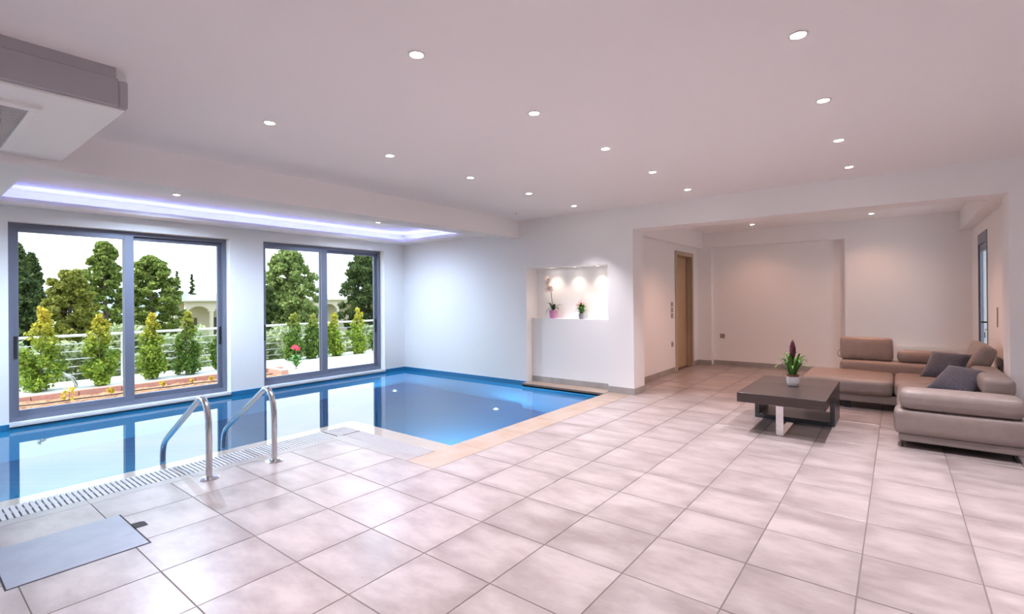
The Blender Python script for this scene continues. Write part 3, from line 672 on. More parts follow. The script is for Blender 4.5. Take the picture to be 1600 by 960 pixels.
for k, (x, w) in enumerate(((2.12, 'left'), (4.95, 'right'))): downlight(x, 6.62, ZC, f'{w} downlight in the bright cove ceiling over the pool', power=(160, 85)[k], color=(.60, .77, 1.0), cone=165)
downlight(-0.7, 6.62, 2.40, 'added unseen downlight over the left end of the pool', power=150, color=(.60, .77, 1.0), cone=165, group='downlights out of view')  # unseen cool lamp added to light the pool walls and basin
downlight(9.30, 1.98, ZC, 'left downlight in the ceiling of the sitting area', power=11, color=(1.0, .54, .38), cone=130)
downlight(9.28, 0.31, ZC, 'right downlight in the ceiling of the sitting area', power=11, color=(1.0, .54, .38), cone=130)
downlight(7.6, 1.98, ZC, 'sitting area downlight hidden behind the lintel, left', power=40, color=(1.0, .54, .38), cone=120)
downlight(7.6, 0.31, ZC, 'sitting area downlight hidden behind the lintel, right', power=40, color=(1.0, .54, .38), cone=120)
for x in (0.65, -0.37):  # unseen lamps added to brighten left floor, air unit underside and ceiling
    for y in (1.905, 0.362): downlight(x, y, ZC, f'{"first" if x > 0 else "second"} added out-of-view fill downlight behind the camera in the {"middle" if y > 1 else "right-hand"} row', group='downlights out of view')
for y, l in ((4.28, 'left'), (3.87, 'middle'), (3.47, 'right')):
    downlight(6.49, y, NZ1, f'{l} small spotlight in the top of the flower niche', power=4.4, color=(1.0, .78, .62), cone=100, r=0.03, group='niche spotlights')

# ------------------------------------------------------------------ ceiling air unit
ac = thing('air_unit', (0.0, 4.0, ZC), 'white ceiling hung air unit with shade-darkened sides and slotted grille', 'air unit'); o = ac.location
obj('casing', boxes((-1.3, 0.765, 3.245, 4.78, 2.505, ZC), off=o), 'unit_side_shade', ac)
obj('side_panel', boxes((-1.3, 0.775, 3.238, 3.262, 2.372, 2.52), bevel=0.004, seg=1, off=o), 'unit_side_shade', ac)
obj('end_panel', boxes((0.772, 0.815, 3.232, 4.775, 2.366, 2.512), bevel=0.011, seg=3, off=o), 'unit_side_shade', ac)
obj('underside', boxes((-1.3, 0.806, 3.262, 4.785, 2.358, 2.378), bevel=0.008, seg=2, off=o), 'white_metal', ac)
gl = obj('grille_frame', boxes((-0.6, 0.52, 3.50, 3.56, 2.338, 2.364), (-0.6, 0.52, 4.58, 4.62, 2.338, 2.364), (0.475, 0.52, 3.56, 4.58, 2.338, 2.364), (-0.6, -0.56, 3.56, 4.58, 2.338, 2.364), bevel=0.006, seg=2, off=o), 'white_metal', ac)
obj('grille_shade', boxes((-0.58, 0.49, 3.53, 4.60, 2.3465, 2.3575), off=o), 'dark_void', ac)  # near-black sheet painted as the shade inside the slots
for k in range(34):
    yy = 3.575+k*0.030
    obj('grille_bar', boxes((-0.56, 0.476, yy, yy+.010, 2.3435, 2.3462), off=o), 'white_metal', gl)
obj('grille_rib', boxes(*[(x, x+.012, 3.56, 4.58, 2.3425, 2.3462) for x in (0.36, 0.24, 0.12, 0.0, -.12, -.24, -.36, -.48)], off=o), 'white_metal', gl)

# ------------------------------------------------------------------ coffee table
tb = thing('coffee_table', (5.83, 0.885, 0), 'low dark wood coffee table with chrome leg and dark loop frame', 'table'); o = tb.location
Y0, Y1 = 0.513, 1.258
obj('table_top', boxes((5.185, 5.952, Y0, Y1, .302, .395), bevel=0.002, seg=1, off=o), 'wenge', tb)
LX0, LX1 = 5.955, 6.475; th = .042
obj('loop_top', boxes((LX0, LX1, Y0, Y1, .395-th, .3945), bevel=0.002, seg=1, off=o), 'wenge_gloss', tb)
for ya in (Y0, Y1-th): obj('loop_upright', boxes((LX0, LX1, ya, ya+th, th, .395-th), bevel=0.001, seg=1, off=o), 'frame_dark', tb)
obj('loop_base', boxes((LX0, LX1, Y0, Y1, 0.0, th), bevel=0.002, seg=1, off=o), 'frame_dark', tb)
obj('chrome_leg', boxes((5.275, 5.289, .866, .930, 0, .302), (5.289, 5.955, .866, .930, 0, .014), (5.289, 5.955, .866, .930, .288, .302), off=o), 'chrome', tb)

# potted bromeliad on the table
def strap(bm, base, yaw, length, rise, droop, width, n=7, fold=0.25):
    d = Vector((math.cos(yaw), math.sin(yaw), 0)); s = Vector((-math.sin(yaw), math.cos(yaw), 0)); rows = []
    for i in range(n+1):
        f = i/n; p = Vector(base) + d*(length*f) + Vector((0, 0, rise*math.sin(f*PI*0.62) - droop*f*f))
        w = width*(0.75+0.5*math.sin(f*PI*.8))*(1-f**4)+.0006
        rows.append([bm.verts.new(p - s*w), bm.verts.new(p - Vector((0, 0, w*fold))), bm.verts.new(p + s*w)])
    for a, b in zip(rows, rows[1:]):
        for k in range(2): bm.faces.new((a[k], a[k+1], b[k+1], b[k]))
    return bm
br = thing('bromeliad', (5.884, 0.874, .395), 'bromeliad with a maroon flower spike in a white pot on the table', 'potted plant')
bm = bmesh.new(); lathe(bm, [(0.046, 0), (0.055, 0.008), (0.061, 0.045), (0.063, 0.098), (0.058, 0.098), (0.055, 0.085)], n=32); obj('pot', bm, 'pot_white', br, smooth='auto')
bm = bmesh.new(); lathe(bm, [(0.055, 0.08), (0.059, 0.10), (0.060, 0.118), (0.054, 0.118), (0.052, 0.108)], n=28); ip = obj('inner_pot', bm, 'pot_brown', br, smooth='auto')
for k in range(22):
    yaw = k*2.399 + random.uniform(-.2, .2); inner = k/22
    bm = strap(bmesh.new(), (0.022*math.cos(yaw), 0.022*math.sin(yaw), .105), yaw, random.uniform(.14, .20)*(1.05-inner*.55), .15+.10*inner+random.uniform(-.02, .02), .06*(1-inner), .0135)
    obj('leaf', bm, 'leaf_green', br, smooth=True)
bm = bmesh.new(); tube(bm, [(0, 0, .1), (0.002, 0, .2), (0, 0, .3)], .007, 8); obj('stem', bm, 'bract_maroon', br)
bm = bmesh.new(); lathe(bm, [(0.006, .27), (0.022, .31), (0.030, .36), (0.027, .41), (0.016, .455), (0.002, .485)], n=14)
for v in bm.verts: v.co.x *= 0.75
sp = obj('flower_spike', bm, 'bract_maroon', br, smooth=True)
for yaw, z in ((-1.0, .285), (2.2, .27), (-2.3, .33), (0.8, .34)):
    bm = strap(bmesh.new(), (0.004*math.cos(yaw), 0.004*math.sin(yaw), z), yaw, .045, .07, 0, .011, 5); obj('bract', bm, 'bract_maroon', sp, smooth=True)

# ------------------------------------------------------------------ L-shaped leather sofa
so = thing('corner_sofa', (6.9, 0.0, 0), 'taupe leather L-shaped corner sofa with adjustable headrests', 'sofa'); o = so.location
def cushion(name, x0, x1, y0, y1, z0, z1, r, bulge=(0, 0, 0), m='leather', parent=so, rot=None, wrinkle=0.0, n=5):
    c = Vector(((x0+x1)/2, (y0+y1)/2, (z0+z1)/2)); bm = soft_box((x1-x0)/2, (y1-y0)/2, (z1-z0)/2, r, bulge, n, wrinkle)
    M = Matrix.Translation(c-o)
    if rot: M = M @ Matrix.Rotation(rot[1], 4, rot[0])
    xform(bm, M); return obj(name, bm, m, parent, smooth=True)
# bases
obj('base', boxes((5.50, 8.20, -0.785, 0.005, .062, .128), bevel=0.01, off=o), 'leather_base', so)
obj('base', boxes((7.07, 8.20, 0.010, 0.90, .082, .178), bevel=0.01, off=o), 'leather_base', so)
# legs: thin metal bows at the near end, dark blocks under the chaise
for y in (-0.02, -0.735):
    bm = bmesh.new(); tube(bm, [(5.545-o.x, y, .064), (5.545-o.x, y, .008), (5.60-o.x, y, .006), (5.70-o.x, y, .006), (5.70-o.x, y, .064)], .006, 8); obj('leg', bm, 'black_plastic', so)
for x, y in ((7.10, 0.52), (7.98, 0.80), (8.10, -0.70)): obj('leg', boxes((x, x+.07, y-.07, y, 0, .09), off=o), 'black_plastic', so)
# seat bodies and cushions
cushion('side_panel', 5.485, 5.74, -0.79, 0.030, .125, .338, .034, (.012, .01, 0))
cushion('seat', 5.72, 7.02, -0.60, 0.012, .125, .365, .05, (0, .008, .012), wrinkle=.002)
cushion('seat', 7.045, 7.98, -0.60, 0.045, .170, .352, .05, (.01, 0, .012), wrinkle=.002)
cushion('seat', 7.045, 8.02, 0.050, 0.955, .172, .350, .045, (.012, .008, .016), wrinkle=.003)
cushion('armrest', 5.475, 5.735, -0.785, -0.005, .342, .512, .060, (.006, .006, .008))
# backs
cushion('backrest', 7.90, 8.20, -0.72, 0.625, .15, .478, .05, (.008, 0, .004))
cushion('backrest', 5.75, 8.1, -0.785, -0.56, .13, .448, .05, (0, .008, .004))
h1 = cushion('headrest', 7.97, 8.13, 0.055, 0.622, .478, .775, .04, (.012, .004, .006), rot=('Y', 0.10))
h2 = cushion('headrest', 7.94, 8.18, -0.60, 0.012, .480, .628, .05, (.006, .004, .006))
h3 = cushion('headrest', 5.93, 6.95, -0.788, -0.575, .452, .605, .042, (.006, .006, .008))
h4 = cushion('headrest', 7.02, 7.86, -0.765, -0.62, .49, .80, .05, (.006, .010, .006), rot=('X', 0.38))
bm = bmesh.new(); tube(bm, [(8.10-o.x, .628, .49), (8.10-o.x, .655, .52), (8.10-o.x, .66, .56), (8.10-o.x, .63, .60)], .006, 8); obj('hinge_bracket', bm, 'steel', so)
bm = bmesh.new(); tube(bm, [(7.04-o.x, -.74, .47), (7.04-o.x, -.80, .53), (7.04-o.x, -.81, .60)], .008, 8); obj('hinge_bracket', bm, 'black_plastic', so)

def pillow(name, label, c, size, thick, M):
    bm = bmesh.new(); n = 12; h = size/2
    def pt(i, j, s):
        u, v = -1+2*i/n, -1+2*j/n; pin = 1-0.07*(1-abs(u))**1.0*(abs(v)) ; pin2 = 1-0.07*(1-abs(v))*abs(u)
        t = thick/2*max(0, (1-abs(u)**2.6)*(1-abs(v)**2.6))**0.55
        return (u*h*pin2 if False else u*h*(1-.06*(1-v*v)*abs(u)), v*h*(1-.06*(1-u*u)*abs(v)), s*t)
    g = {}
    for s in (1, -1):
        for i in range(n+1):
            for j in range(n+1):
                edge = i in (0, n) or j in (0, n); key = (i, j, 0 if edge else s)
                if key not in g: g[key] = bm.verts.new(pt(i, j, s))
    K = lambda i, j, s: g[(i, j, 0 if (i in (0, n) or j in (0, n)) else s)]
    for s in (1, -1):
        for i in range(n):
            for j in range(n):
                q = [K(i, j, s), K(i+1, j, s), K(i+1, j+1, s), K(i, j+1, s)]
                bm.faces.new(q if s > 0 else q[::-1])
    xform(bm, M); ob = obj(name, bm, 'pillow_fabric', None, smooth=True); ob.location = c; put(ob, name, label, 'pillow', 'dark grey sofa pillows'); return ob
def basis(ux, uy, uz):
    M = Matrix((ux, uy, uz)).transposed().to_4x4(); return M
def frame(n, up=(0, 0, 1), spin=0.0):
    n = Vector(n).normalized(); x = Vector(up).cross(n).normalized(); y = n.cross(x)
    return basis(x, y, n) @ Matrix.Rotation(spin, 4, 'Z')
def lean(a, n):
    n = Vector(n).normalized(); a = Vector(a); a = (a-n*a.dot(n)).normalized(); return basis(a, n.cross(a), n)
pillow('throw_pillow', 'dark grey throw pillow leaning in the far corner of the sofa', (7.02, -0.395, .575), 0.36, 0.14, lean((-.46, -.88, 0), (-.65, .34, .68)))
pillow('throw_pillow', 'dark grey throw pillow lying nearer the sofa armrest', (6.36, -0.455, .510), 0.385, 0.14, lean((-.57, -.81, -.07), (-.50, .28, .81)))

# ------------------------------------------------------------------ plants in the niche
def petal_flower(bm, c, nrm, r, k=5):
    n = Vector(nrm).normalized(); x = n.orthogonal().normalized(); y = n.cross(x)
    for i in range(k):
        a = 2*PI*i/k+random.random()*.4; d = x*math.cos(a)+y*math.sin(a); s = n.cross(d)
        c0 = Vector(c); pts = [c0, c0+d*r*.55+s*r*.42+n*.004, c0+d*r+n*.002, c0+d*r*.55-s*r*.42+n*.004]
        bm.faces.new([bm.verts.new(p) for p in pts])
oc = thing('orchid', (6.545, 4.30, NZ0), 'white and pink orchid in a pink pot in the wall niche', 'potted plant')
bm = bmesh.new(); lathe(bm, [(0.052, 0), (0.056, .01), (0.066, .13), (0.061, .13), (0.058, .115)], n=28); obj('pot', bm, 'pot_pink', oc, smooth='auto')
bm = bmesh.new(); lathe(bm, [(0.057, .108), (0.057, .116)], n=20); obj('bark_mix', bm, 'soil_dark', oc)
for yaw, L, ri, dr in ((1.9, .12, .10, .17), (-1.2, .14, .12, .03), (1.4, .11, .14, .02), (-1.7, .10, .08, .06), (2.6, .06, .08, .02), (-0.2, .05, .08, .0), (-2.2, .09, .12, .02)):
    obj('leaf', strap(bmesh.new(), (0, 0, .118), yaw, L*1.15, ri, dr, .019, 8), 'leaf_dark', oc, smooth=True)
bm = bmesh.new(); sp_pts = [(0, 0, .11), (-.005, .012, .22), (-.008, .022, .33), (-.01, .030, .42), (-.01, .045, .50), (-.01, .075, .58), (-.01, .10, .64)]; tube(bm, sp_pts, .006, 8, taper=(1, .5)); obj('stem', bm, 'stem_dark', oc, smooth=True)
for c in ((-.03, .06, .47), (-.03, .02, .46), (-.025, .105, .445), (-.03, .065, .60), (-.03, .10, .64), (-.025, .03, .55), (-.03, .09, .55), (-.02, .05, .52)):
    bm = bmesh.new(); petal_flower(bm, c, (-1, random.uniform(-.6, .2), random.uniform(-.3, .3)), .046); obj('blossom', bm, 'petal_white', oc)
kp = thing('kalanchoe', (6.522, 3.775, NZ0), 'small pink flowering plant in a grey pot in the wall niche', 'potted plant')
bm = bmesh.new(); lathe(bm, [(0.032, 0), (0.035, .008), (0.045, .085), (0.040, .085), (0.038, .075)], n=24); obj('pot', bm, 'pot_grey', kp, smooth='auto')
for k in range(26):
    yaw = k*2.399; f = k/26
    obj('leaf', strap(bmesh.new(), (0.01*math.cos(yaw), 0.01*math.sin(yaw), .07+.06*f), yaw, .105*(1-.45*f), .07+.08*f, .035, .015, 5), 'leaf_green', kp, smooth=True)
for k in range(9):
    a = k*2.399; r = .010+.008*k; bm = bmesh.new(); c = (r*math.cos(a)-.01, r*math.sin(a)+.006, .215+.02*math.cos(k*1.7)+(.03 if k < 3 else 0)); petal_flower(bm, c, (-.6, 0, .8), .024); petal_flower(bm, (c[0], c[1], c[2]+.006), (-.9, .3, .3), .022); obj('blossom', bm, 'petal_pink', kp)

# ------------------------------------------------------------------ garden outside
def grid_mesh(x0, x1, y0, y1, nx, ny, zf):
    X, Y = np.meshgrid(np.linspace(x0, x1, nx), np.linspace(y0, y1, ny)); Z = zf(X, Y)
    v = np.stack([X.ravel(), Y.ravel(), Z.ravel()], 1); idx = np.arange(nx*ny).reshape(ny, nx)
    f = np.stack([idx[:-1, :-1].ravel(), idx[:-1, 1:].ravel(), idx[1:, 1:].ravel(), idx[1:, :-1].ravel()], 1)
    me = bpy.data.meshes.new('grid'); me.from_pydata(v.tolist(), [], f.tolist()); return me
GZ0 = -0.363                    # garden level, a step below the indoor floor
put(obj('soil_bed', grid_mesh(-3.0, 5.50, 7.96, 11.53, 260, 110, lambda X, Y: GZ0+.015+.014*np.sin(X*17+Y*7)*np.sin(Y*13-X*5)+RNG.normal(0, .008, X.shape)), 'garden_soil'), '', 'reddish brown soil bed below the left window', 'soil', None, 'stuff')
struct('ground', boxes((-14, 30, YW+.3, 14.0, GZ0-.6, GZ0-.012)), 'gravel', 'pale gravel terrace outside the windows', 'ground')
kb = thing('planter_kerb', (1.0, 11.6, GZ0), 'low terracotta block kerb edging the soil bed outside', 'kerb')
k = 0; x = -2.8
while x < 5.35:
    obj('block', boxes((x+.005, x+.615, 11.535, 11.70, GZ0-.02, GZ0+.105+.004*((k*7) % 3)), bevel=0.008, seg=1, off=kb.location), 'terracotta', kb); x += .62; k += 1
obj('block', boxes((5.52, 5.68, 10.9, 11.70, GZ0-.02, GZ0+.11), bevel=0.008, seg=1, off=kb.location), 'terracotta', kb)
pv = struct('paving', boxes((5.70, 12.6, 7.96, 13.0, GZ0-.06, GZ0-.004)), 'gravel', 'pale stone slabs of the terrace outside the right window', 'paving')
for i, (a, b, c_, d) in enumerate(((5.72, 6.42, 10.1, 10.9), (6.46, 7.16, 10.1, 10.9), (5.72, 6.42, 10.96, 11.7), (6.46, 7.16, 10.96, 11.7), (5.72, 7.16, 8.6, 10.04), (7.21, 9.2, 10.0, 11.55), (9.24, 11.2, 10.0, 11.55), (7.21, 9.2, 11.6, 12.98), (9.24, 11.2, 11.6, 12.98), (7.21, 9.2, 8.5, 9.96))):
    obj('slab', boxes((a, b, c_, d, GZ0-.03, GZ0+.014), bevel=0.004, seg=1), 'paving', pv)
# irrigation hose on the soil
bm = bmesh.new(); tube(bm, [(x*.13, 10.95+.06*math.sin(x*.31)+.03*math.sin(x*.9), GZ0+.055) for x in range(-10, 42)], .011, 6); put(obj('irrigation_hose', bm, 'irrigation'), '', 'thin black irrigation hose lying on the soil bed', 'hose')
# railing
rl = thing('terrace_railing', (5.0, 13.84, GZ0-.012), 'pale metal terrace railing with thin horizontal wires', 'railing'); o = rl.location
bm = bmesh.new(); tube(bm, [(-8-o.x, 0, .97), (22-o.x, 0, 1.0)], .030, 10); obj('top_rail', bm, 'rail_white', rl, smooth='auto')
for k in range(5):
    bm = bmesh.new(); tube(bm, [(-8-o.x, 0, .16+k*.16), (22-o.x, 0, .165+k*.163)], .008, 6); obj('wire', bm, 'wire', rl)
for x in (-5.4, -2.5, 0.4, 3.34, 6.48, 9.6, 12.8, 16.0):
    bm = bmesh.new(); tube(bm, [(x-o.x, 0, 0), (x-o.x, 0, .98)], .024, 10); obj('post', bm, 'rail_white', rl)
# curved steel tube of an outdoor ladder
bm = bmesh.new(); tube(bm, [(1.65, 13.10, -.07), (1.97, 13.06, -.05), (2.18, 13.0, -.085), (2.32, 12.95, -.18), (2.37, 12.93, -.30), (2.38, 12.93, GZ0)], .03, 12)
put(obj('outdoor_handrail', bm, 'steel', smooth='auto'), '', 'curved steel handrail outside between two shrubs', 'handrail')

def leaf_cloud(centers, radii, per, size, squash=1.0, aspect=1.6):
    """real little leaves scattered through overlapping clumps (more near each clump's skin)"""
    V = []; C = np.array(centers, float); R = np.array(radii, float)
    cnt = np.maximum(4, (per*R**2/np.mean(R**2)).astype(int)); tot = cnt.sum()
    ctr = np.repeat(C, cnt, 0); rad = np.repeat(R, cnt)
    d = RNG.normal(size=(tot, 3)); d /= np.linalg.norm(d, axis=1)[:, None]
    p = ctr + d*(rad*(RNG.random(tot)**0.45))[:, None]*np.array([1, 1, squash])
    a = RNG.normal(size=(tot, 3)); a /= np.linalg.norm(a, axis=1)[:, None]
    b = np.cross(a, RNG.normal(size=(tot, 3))); b /= np.linalg.norm(b, axis=1)[:, None]
    s = (size*(0.6+0.8*RNG.random(tot)))[:, None]
    v = np.stack([p-a*s*aspect*.5, p+b*s*.5, p+a*s*aspect*.5, p-b*s*.5], 1).reshape(-1, 3)
    me = bpy.data.meshes.new('leaves'); n = tot
    me.vertices.add(4*n); me.vertices.foreach_set('co', v.astype(np.float32).ravel())
    me.loops.add(4*n); me.loops.foreach_set('vertex_index', np.arange(4*n, dtype=np.int32))
    me.polygons.add(n); me.polygons.foreach_set('loop_start', np.arange(0, 4*n, 4, dtype=np.int32)); me.update(calc_edges=True); me.validate()
    return me
def shrub(x, y, h, w, label, m='shrub_leaf'):
    t = thing('conifer_shrub', (x, y, GZ0-.012), label, 'shrub', 'young shrubs along the railing')
    cs, rs = [], []
    n = 46
    for k in range(n):
        f = (k+.5)/n; prof = w*(math.sin(min(1, f*2.6+.25)*PI/2))*(1-f**1.6)**.8+.03
        a = random.random()*2*PI; q = prof*random.uniform(.25, .8)
        cs.append((q*math.cos(a)+.03*math.sin(f*9), q*math.sin(a), 0.09+f*(h-.08))); rs.append(.055+.095*(1-f)*random.uniform(.7, 1.3))
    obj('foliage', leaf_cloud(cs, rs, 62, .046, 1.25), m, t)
    bm = bmesh.new(); tube(bm, [(0, 0, 0), (.01, 0, h*.4), (0, .01, h*.8)], .016, 7, taper=(1, .3)); obj('stem', bm, 'bark', t)
num = ['leftmost', 'second', 'third', 'fourth', 'fifth']
for k, (x, y, h, w, m) in enumerate(((1.85, 12.89, 1.56, .41, 'shrub_leaf'), (2.68, 12.67, 1.42, .38, 'shrub_leaf'), (3.63, 12.85, 1.40, .31, 'shrub_leaf'), (4.33, 12.98, 1.42, .34, 'shrub_leaf_dark'), (5.16, 13.20, 1.02, .28, 'shrub_leaf_dark'))):
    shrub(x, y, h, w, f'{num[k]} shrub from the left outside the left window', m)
for k, (x, y, h, w, m) in enumerate(((7.14, 13.44, 1.30, .34, 'shrub_leaf_dark'), (7.70, 13.40, 1.25, .32, 'shrub_leaf_dark'), (8.38, 13.38, 1.25, .32, 'shrub_leaf'), (9.12, 13.27, 1.38, .38, 'shrub_leaf'), (10.01, 13.48, .92, .30, 'shrub_leaf_dark'))):
    shrub(x, y, h, w, f'{num[k]} shrub from the left outside the right window', m)
# little yellow seedlings on the soil bed
for k, (x, y, h) in enumerate(((1.91, 10.86, .22), (2.51, 11.07, .11), (3.33, 11.18, .10), (3.84, 11.24, .08), (4.23, 11.30, .08))):
    t = thing('seedling', (x, y, GZ0+.03), f'{num[k]} small yellow seedling from the left on the soil bed', 'seedling', 'seedlings on the soil bed')
    obj('foliage', leaf_cloud([(random.uniform(-.3, .3)*h, random.uniform(-.3, .3)*h, h*random.uniform(.25, 1)) for _ in range(9)], [h*.22]*9, 9, .03), 'seedling_leaf', t)
    bm = bmesh.new(); tube(bm, [(0, 0, 0), (0, 0, h*.8)], .004, 5); obj('stem', bm, 'bark', t)
# red flowering plant outside the right window
t = thing('flowering_plant', (6.17, 11.49, GZ0+.014), 'red flowering leafy plant outside the right window', 'plant')
for k in range(16):
    yaw = k*2.399; obj('leaf', strap(bmesh.new(), (0, 0, .05+.012*k), yaw, .26-.008*k, .16, .07, .038, 6), 'leaf_green', t, smooth=True)
bm = bmesh.new(); tube(bm, [(0, 0, 0), (.01, 0, .25), (0, 0, .52)], .010, 7); obj('stem', bm, 'stem_dark', t)
for k in range(10):
    a = k*2.399; bm = bmesh.new(); petal_flower(bm, (.012*k**.5*3*math.cos(a)*.6, .02*k**.5*math.sin(a)*1.6, .52+.035*math.sin(k*2.1)), (-.5, -.8, .4), .05); obj('blossom', bm, 'flower_red', t)

# slope, hills, far house, trees
def terr(X, Y): return -0.9 - 3.2*np.clip((Y-14)/30, 0, 1) - 0*X
put(obj('hillside', grid_mesh(-70, 150, 14.0, 160, 60, 60, lambda X, Y: terr(X, Y)+.12*np.sin(X*.7)*np.sin(Y*.5)), 'field'), '', 'dry green slope falling away beyond the railing', 'ground', None, 'structure')
def hills(X, Y): 
    f = (Y-250)/300
    return -5 + np.sin(np.clip(f, 0, 1)*PI)*(9.5+3.5*np.sin(X*.011+.6)+1.5*np.sin(X*.037)+.6*np.sin(X*.11))
put(obj('hills', grid_mesh(-500, 900, 250, 550, 120, 14, hills), 'hill_haze', smooth=True), '', 'hazy blue green hills on the horizon', 'hills', None, 'structure')
put(obj('valley', grid_mesh(-500, 900, 159, 262, 4, 4, lambda X, Y: -4.3-2.0*(Y-159)/100), 'field'), '', 'fields in the valley below the hills', 'ground', None, 'structure')

def house():
    x0, x1, y = 19.9, 46.0, 60.0; zt = 1.2; zb = -4.3; aw = 2.6
    t = thing('arched_house', ((x0+x1)/2, y, zb), 'far low cream building with a row of arches', 'building'); o = t.location
    n = 12; x = x0; k = 0
    while x+aw <= x1+.01:
        bm = bmesh.new(); cx = x+aw/2; r = aw/2-.16; zs = zt-zb-1.5
        box(bm, x-o.x, x+.16-o.x, -.15, .15, 0, zt-zb); box(bm, x+aw-.16-o.x, x+aw-o.x, -.15, .15, 0, zt-zb)
        for i in range(n):
            a0, a1 = cx-r+2*r*i/n, cx-r+2*r*(i+1)/n; zz = math.sqrt(max(0, r*r-((a0+a1)/2-cx)**2))*.85
            box(bm, a0-o.x, a1-o.x, -.15, .15, zs+zz, zt-zb)
        obj('arch', bm, 'house_wall', t); x += aw
    obj('roof', boxes((x0-.4-o.x, x1+.4-o.x, -.6, 8, zt-zb, zt-zb+.16), (x0+2.6-o.x, x1-3-o.x, 2.5, 7, zt-zb+.16, zt-zb+.75)), 'house_roof', t)
    obj('rear_wall', boxes((x0-o.x, x1-o.x, 3.0, 3.3, 0, zt-zb)), 'house_wall', t)
    for k in range(10): obj('door', boxes((x0+1.2+k*aw-o.x, x0+2.2+k*aw-o.x, 2.94, 3.0, .05, 3.6)), 'house_dark', t)
house()

def tree(name, x, y, h, w, label, m, base=None, style='round', leaf=.17, per=150, nclump=46, trunk=.16, z_low=.2):
    zb = float(terr(np.array(x), np.array(y))) if base is None else base
    t = thing(name, (x, y, zb), label, 'tree', 'trees beyond the terrace'); cs, rs = [], []
    for k in range(nclump):
        f = (k+.5)/nclump
        if style == 'cone': prof = w*(1-f)**.75; q = prof*random.uniform(.3, .95); r = .25*w*(1.15-f)+.12
        elif style == 'column': prof = w*math.sin(min(1, f*2.2+.35)*PI/2)*(1-f**3); q = prof*random.uniform(.1, .7); r = .45*w*(1.2-f)+.03
        elif style == 'pine': prof = w*math.sin((f*.86+.12)*PI)**.6*(1.12-.5*f); q = prof*random.uniform(.35, 1.0); r = w*random.uniform(.10, .21)
        else: prof = w*math.sin((f*.84+.1)*PI)**.7; q = prof*random.uniform(.25, 1.0); r = w*random.uniform(.12, .24)
        a = k*2.399+random.uniform(-.4, .4); cs.append((q*math.cos(a), q*math.sin(a), h*(z_low+(1-z_low)*f))); rs.append(r)
    obj('crown', leaf_cloud(cs, rs, per, leaf, .55 if style == 'pine' else (.8 if style == 'round' else .6)), m, t)
    bm = bmesh.new(); tube(bm, [(0, 0, -.3), (trunk*.3, 0, h*.3), (0, trunk*.4, h*.6), (0, 0, h*.92)], trunk, 8, taper=(1, .2))
    for k in range(0, nclump, 7):
        c = Vector(cs[k]); z = max(.1*h, c.z-.25*c.xy.length-.1); tube(bm, [(0, 0, z), tuple(c*Vector((.5, .5, 0)) if False else (c.x*.5, c.y*.5, (z+c.z)/2)), tuple(c)], trunk*.25, 5, taper=(1, .35))
    obj('trunk', bm, 'bark', t, smooth=True)
tree('fir_tree', 4.75, 40.0, 8.4, 1.6, 'dark fir tree at the left edge of the left window', 'fir_leaf', style='cone', leaf=.15, per=190, nclump=160, trunk=.2)
tree('fir_tree', 6.5, 48.0, 8.8, 1.4, 'slim dark fir tree behind the leftmost shrub', 'fir_leaf', style='cone', leaf=.15, per=190, nclump=160, trunk=.2)
tree('broad_tree', 6.3, 35.5, 6.1, 1.35, 'yellow green bushy tree right of the dark firs', 'yellow_leaf', leaf=.15, per=190, nclump=150, z_low=.08, trunk=.2)
tree('pine_tree', 10.1, 46.0, 9.7, 2.0, 'tall green pine in the middle of the left window', 'pine_leaf', style='pine', leaf=.15, per=190, nclump=160, z_low=.12, trunk=.25)
tree('pine_tree', 14.1, 50.0, 9.0, 3.1, 'wide green pine right of the left window mullion', 'pine_leaf', style='pine', leaf=.15, per=190, nclump=160, z_low=.08, trunk=.25)
tree('cypress_tree', 25.75, 75.0, 8.9, .75, 'thin dark cypress beside the far arched house, right one', 'fir_leaf', style='column', leaf=.22, per=110, nclump=30)
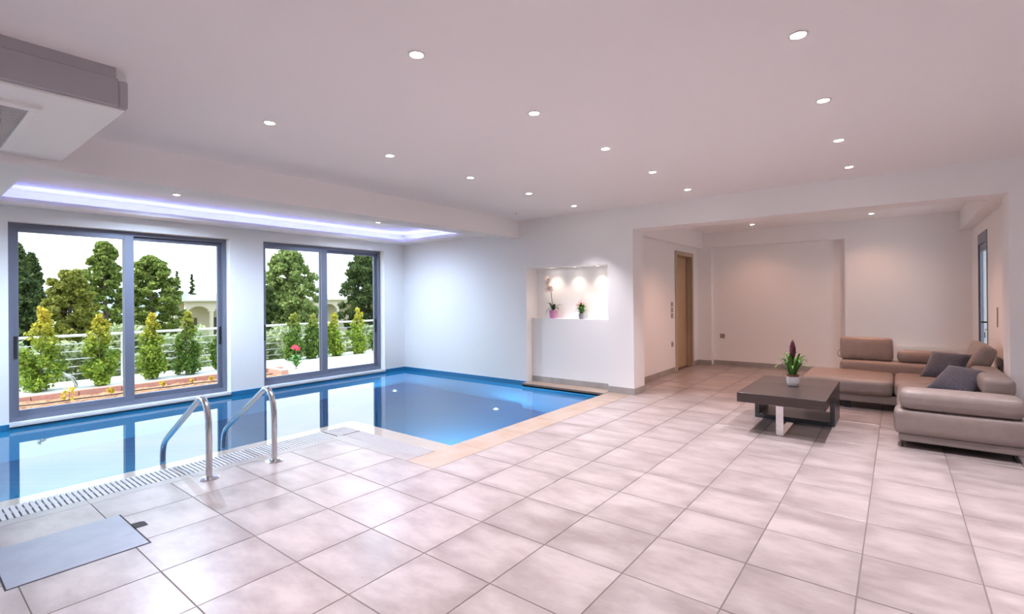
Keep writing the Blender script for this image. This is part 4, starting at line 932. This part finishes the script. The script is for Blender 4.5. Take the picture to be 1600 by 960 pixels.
tree('cypress_tree', 24.0, 75.0, 9.3, .75, 'thin dark cypress beside the far arched house, left one', 'fir_leaf', style='column', leaf=.22, per=110, nclump=30)
tree('broad_tree', 18.5, 35.5, 8.0, 2.1, 'airy light green tree filling the left pane of right window', 'broad_leaf', leaf=.15, per=110, nclump=160, z_low=.2, trunk=.2)
tree('broad_tree', 14.2, 31.0, 5.0, 1.3, 'lower dark bushy tree left in the right window', 'dark_broad_leaf', leaf=.15, per=190, nclump=150, z_low=.05, trunk=.15)
tree('broad_tree', 30.3, 43.0, 9.6, 2.6, 'dense dark green tree in the right pane of right window', 'dark_broad_leaf', leaf=.15, per=190, nclump=160, z_low=.15, trunk=.22)
# grey-green olive bushes on the slope behind the railing
ol = [(0.6, 16.6, 1.35, 1.05), (2.9, 16.4, 1.3, 1.05), (5.2, 16.6, 1.35, 1.05), (7.5, 16.7, 1.25, 1.05), (9.8, 17.0, 1.3, 1.05), (12.1, 17.2, 1.3, 1.05), (14.4, 17.4, 1.3, 1.05),
      (1.6, 19.6, 1.9, 1.3), (4.6, 19.8, 1.85, 1.3), (7.6, 20.0, 1.7, 1.3), (10.8, 20.4, 1.6, 1.3)]
ordn = ['first', 'second', 'third', 'fourth', 'fifth', 'sixth', 'seventh']
for k, (x, y, h, w) in enumerate(ol):
    t = thing('olive_bush', (x, y, float(terr(np.array(x), np.array(y)))), f'{ordn[k % 7]} grey green olive bush from the left, {"nearer" if k < 7 else "farther"} row on the slope behind the railing', 'bush', 'olive bushes on the slope')
    cs = [(w*random.uniform(-.7, .7), w*random.uniform(-.6, .6), h*random.uniform(.1, 1.0)) for _ in range(26)]
    obj('foliage', leaf_cloud(cs, [w*random.uniform(.22, .36) for _ in cs], 150, .075, .9, 2.4), 'olive_leaf', t)
    bm = bmesh.new()
    for q in range(4): a = q*1.6; tube(bm, [(0, 0, -.2), (.3*w*math.cos(a), .3*w*math.sin(a), .4*h), (.55*w*math.cos(a), .55*w*math.sin(a), .85*h)], .03, 6, taper=(1, .4))
    obj('trunk', bm, 'bark', t)
